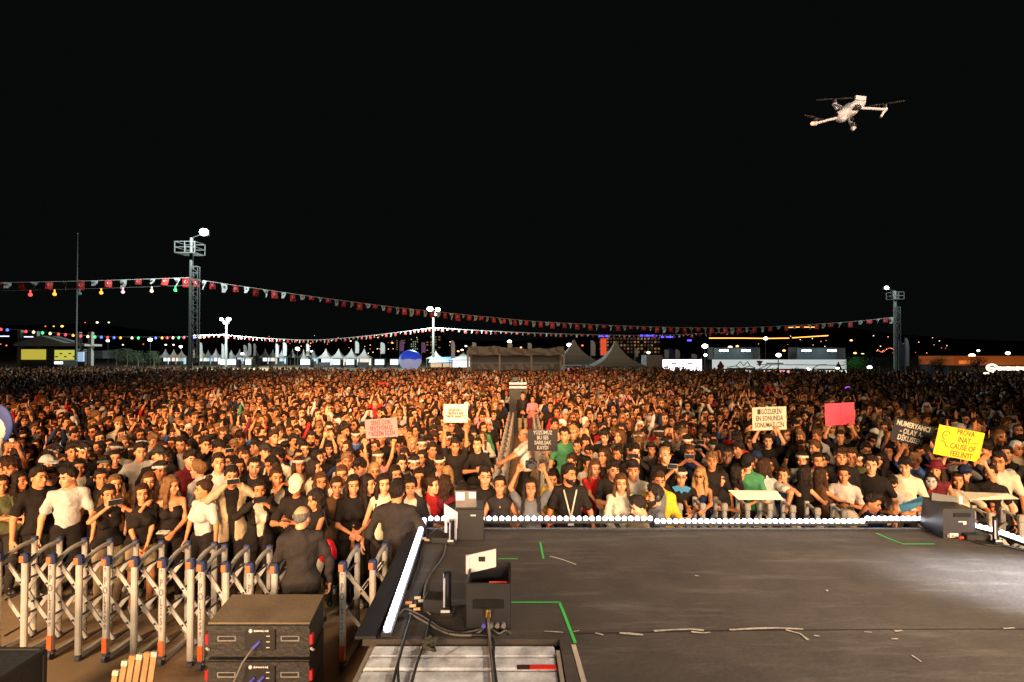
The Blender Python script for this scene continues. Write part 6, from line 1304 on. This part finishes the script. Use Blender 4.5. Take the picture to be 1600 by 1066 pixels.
for k, m_ in (('o', glow('hill_lamp_o', (1, .42, .12), 4)), ('w', glow('hill_lamp_w', (1, .8, .5), 4)), ('r', glow('hill_lamp_r', (1, .12, .06), 3))): tag(mbs[k].build('hillside_lights', m_), {'o': 'orange', 'w': 'warm white', 'r': 'red'}[k]+' town lights scattered over the dark hillside', 'town lights', kind='stuff')
def light_line(px, m_, r, label):
    pts = [at(a, b, 540) for a, b in px]; mb = MB(); mb.tube(pts, r, 6); tag(mb.build('road_light_line', m_), label, 'light line')
OL = glow('orange_line', (1, .33, .05), 4); light_line([(1108, 528.5), (1160, 528.5), (1200, 529), (1233, 528.5)], OL, .45, 'long thin orange line of road lights on the hill'); light_line([(1238, 528), (1262, 526.5), (1294, 524.5)], OL, .45, 'short orange line of lights rising to the right'); light_line([(1232, 511.8), (1250, 511.2), (1279, 511.5)], OL, .4, 'upper orange line of lights above the hill road')
# blocks of flats near the small mast
for i, (x0, x1, y0, k) in enumerate(((618, 634, 530, 5), (641, 654, 528, 6), (664, 690, 524, 7))):
    Y = 260+i*10; a, b = at(x0, y0, Y), at(x1, 562, Y); e = empty('apartment_block', ((a.x+b.x)/2, Y, 0), label=['dark block of flats with few amber windows left above the dome', 'dark block of flats with greenish lit stairwell above the dome', 'widest dark block of flats behind the warm floodlight mast'][i], cat='building', group='blocks of flats'); w = b.x-a.x; mb = MB(); mb.box((0, 6, a.z/2), (w, 12, a.z)); mb.build('wall', mat('flat_wall', (.03, .03, .033), .9), e)
    for j in range(k):
        for q in range(4):
            if rr3.random() < .45: mb = MB(); mb.box((-w*.36+w*.24*q, -.05, a.z*(.92-.12*j)), (w*.12, .1, a.z*.05)); mb.build('window', [AM[0], glow('win_g', (.6, .8, .5), .5), AM[0]][i], e)
for i, (x0, x1, yy, k_) in enumerate(((0, 14, 525.5, 'w'), (36, 54, 526.5, 'w'))): panel('lit_sign_bar', x0, x1, yy-.8, yy+.8, 130, glow('lilac_bar', (.55, .55, .9), 2.5), ['lilac white light bar at the far left edge', 'lilac white light bar above the entrance canopy'][i], 'light bar')
# trees behind the crowd: tapered trunks, limbs and loose leaf clumps
LEAF = [mat('leaf_dark', (.02, .03, .012), .8, var=.3), mat('leaf_green_lit', (.06, .16, .04), .7, var=.3)]; BARK = mat('bark', (.06, .045, .03), .9)  # lamplight on the green tree is put into a brighter leaf colour
def tree(px, Y, pyt, wpx2, label, m_=0, seed=0):
    r3 = random.Random(seed); b = at(px, 590, Y); zt = at(px, pyt, Y).z; zt = max(zt, 2.6); w = wpx2*Y/F; e = empty('tree', (b.x, Y, 0), label=label, cat='tree', group='trees behind the crowd'); mb = MB(); mb.tube([(0, 0, 0), (.05, 0, zt*.35), (-.03, 0, zt*.7)], [.16, .12, .05], 7)
    tips = []
    for i in range(7): a_ = i*.9; q = (math.cos(a_)*w*.3, math.sin(a_)*w*.3, zt*(.5+.06*i)); mb.tube([(0, 0, zt*(.3+.05*i)), q], [.05, .02], 5); tips.append(q)
    mb.build('trunk', BARK, e); vs, fs = [], []
    for i in range(1400):
        c = r3.choice(tips) if r3.random() < .8 else (0, 0, zt*.8); p = Vector(c)+Vector((r3.gauss(0, w*.14), r3.gauss(0, w*.14), r3.gauss(0, zt*.11))); p.z = min(p.z, zt); s = .07; u = Vector((r3.uniform(-1, 1), r3.uniform(-1, 1), r3.uniform(-1, 1))).normalized()*s; v = u.orthogonal().normalized()*s*.6; n = len(vs); vs += [p-u, p+v, p+u, p-v]; fs.append((n, n+1, n+2, n+3))
    mb = MB(); mb.add(vs, fs); mb.build('crown', LEAF[m_], e)
tree(1338, 68, 566, 34, 'tree lit bright green by a lamp right of the banner wall', 1, 1); gl = at(1334, 572, 66.5); d = bpy.data.lights.new('green_uplight', 'POINT'); d.energy = 60; d.color = (.05, 1, .15); d.shadow_soft_size = .1; o = bpy.data.objects.new('green_uplight', d); col.objects.link(o); o.location = gl+Vector((-.3, -.9, .3))
for i, (px, Y, pt, w_) in enumerate(((1375, 74, 570, 30), (1440, 76, 572, 34), (1468, 72, 570, 30), (1526, 68, 574, 26), (198, 100, 545, 26), (215, 98, 548, 24), (240, 102, 549, 20), (181, 105, 546, 20))): tree(px, Y, pt, w_, ['dim tree just right of the green lit one', 'dim tree right of the right mast', 'dim tree left of the restaurant lamp', 'dim tree before the restaurant pillar', 'dim tree third from right beside far tents', 'dim tree second from right beside far tents', 'dim tree touching the far tent row at left', 'dim tree right of the entrance canopy'][i], 0, 10+i)
# phone torches and lit hair bands in the far crowd
for px, py, Y, c_, s_, lb in ((145, 628, 19, (1, .97, .85), 14, 'bright white phone torch shining in the left crowd'), (168, 618, 24, (1, .3, .5), 3, 'small pink lit phone in the left crowd'), (194, 602, 30, (.9, 1, .9), 5, 'phone screen held high on a raised arm, left')):
    p = at(px, py, Y); e = tag(link('phone', phone_data(), None, p, (0, R(90), math.pi), COL['white']), lb, 'phone', 'lit phones in the far crowd'); mb = MB(); mb.ball((0, 0, 0), .055 if s_ > 10 else .045, 8, 6); mb.build('torch', glow('torch', c_, s_), e, (0, .02, 0))
for px, py, Y, c_, lb in ((606, 634, 18.5, (.6, .15, 1), 'purple glowing hair band left of the white card'), (639, 602, 28, (.9, .2, 1), 'magenta glowing hair band right of the red placard'), (1325, 607, 25, (.5, .1, 1), 'violet glowing hair band above the red sheet'), (575, 619, 23, (1, .2, .2), 'reddish glowing hair band left of red placard')):
    p = at(px, py, Y); mb = MB(); mb.tube([(.11*math.cos(t), 0, .07*math.sin(t)) for t in np.linspace(0, 3.14, 10)], .014, 6); tag(mb.build('glowing_hairband', glow('band', c_, 2.2), None, p), lb, 'hair band')
e = sign(598, 605, 27, .46, .44, (.75, .03, .015), 'small red-orange placard standing high in the far left crowd'); mb = MB(); mb.box((-.26, 0, -.1), (.06, .02, .46)); mb.build('edge', WHITEP, e)

# ------------------------------------------------------------------ drone
DW = mat('drone_shell', (.62, .58, .60), .45, var=.06); DD = mat('drone_dark', (.03, .03, .035), .3); Yd = 2.6
ctr = at(1330, 172, Yd); e = empty('drone', ctr, label='pale grey four-armed camera drone hovering in the black sky', cat='drone')
def dp(px, py, dy=0): return at(px, py, Yd+dy)-ctr
Pg = grid((-.09, -.10, -.09), (.10, .12, .09), .006); a_, b_ = dp(1310, 182, -.02), dp(1343, 161, .03); D = cone(Pg, a_, b_, .022, .026); D = smin(D, ell(Pg, dp(1328, 172), (.038, .055, .030)), .015); D = smin(D, ell(Pg, dp(1316, 186, -.03), (.022, .02, .016)), .01); D = np.maximum(D, -ell(Pg, dp(1339, 168, -.055), (.018, .03, .020))); V, Q = nets(D, (-.09, -.10, -.09), .006)
link('shell', np_mesh('shell', V, Q, (DW,)), e); mb = MB(); mb.ball(dp(1339, 168, -.03), (.017, .02, .019), 12, 8); cm = mb.build('camera', DD, e); mb = MB(); mb.ball(dp(1339, 168, -.05), .008, 8, 6); mb.build('lens', GLASS, cm)
mb = MB(); mb.bar(dp(1336, 153), dp(1352, 155), .012, .02); mb.build('top_fin', DW, e)
arms = [((1313, 183, -.02), (1274, 193, -.05), .006), ((1345, 169, 0), (1383, 171, .02), .0065), ((1318, 170, .05), (1304, 163, .14), .007), ((1326, 184, -.04), (1333, 200, -.13), .007)]
for i, (a_, b_, r_) in enumerate(arms):
    A_, B_ = dp(*a_), dp(*b_); ar = MB(); ar.tube([A_, B_], r_, 10); ar.ball(B_, .011, 10, 7); ar = ar.build('arm', DW, e)
    foot = MB(); foot.tube([B_, B_+[Vector((-.004, 0, -.006)), Vector((-.022, 0, -.038)), Vector((.012, 0, -.028)), Vector((.0, 0, -.012))][i]], [.008, .0055], 8); foot.build('landing_leg', DW, ar)
    mb = MB(); mb.tube([B_, B_+Vector((0, 0, .022))], .010, 10); mt = mb.build('motor', DD, ar)
    ang = [.5, -.3, 2.9, .9][i]; u = Vector((math.cos(ang), math.sin(ang), .05)); v = Vector((-u.y, u.x, 0)); c = B_+Vector((0, 0, .026))
    for s in (-1, 1): mb = MB(); q = [c+u*s*.006-v*.004, c+u*s*.045-v*.009, c+u*s*.082-v*.003, c+u*s*.084+v*.003, c+u*s*.04+v*.008, c+u*s*.006+v*.004]; t_ = Vector((0, 0, .0015)); mb.add(q+[p+t_ for p in q], [(0, 1, 2, 3, 4, 5), (11, 10, 9, 8, 7, 6)]+[(k, (k+1) % 6, (k+1) % 6+6, k+6) for k in range(6)]); mb.build('rotor_blade', DD, e)
mb = MB(); p = dp(1270, 193, -.06); mb.ball(p, (.010, .008, .008), 10, 7); mb.build('red_light', glow('drone_red', (1, .12, .06), 9), e)
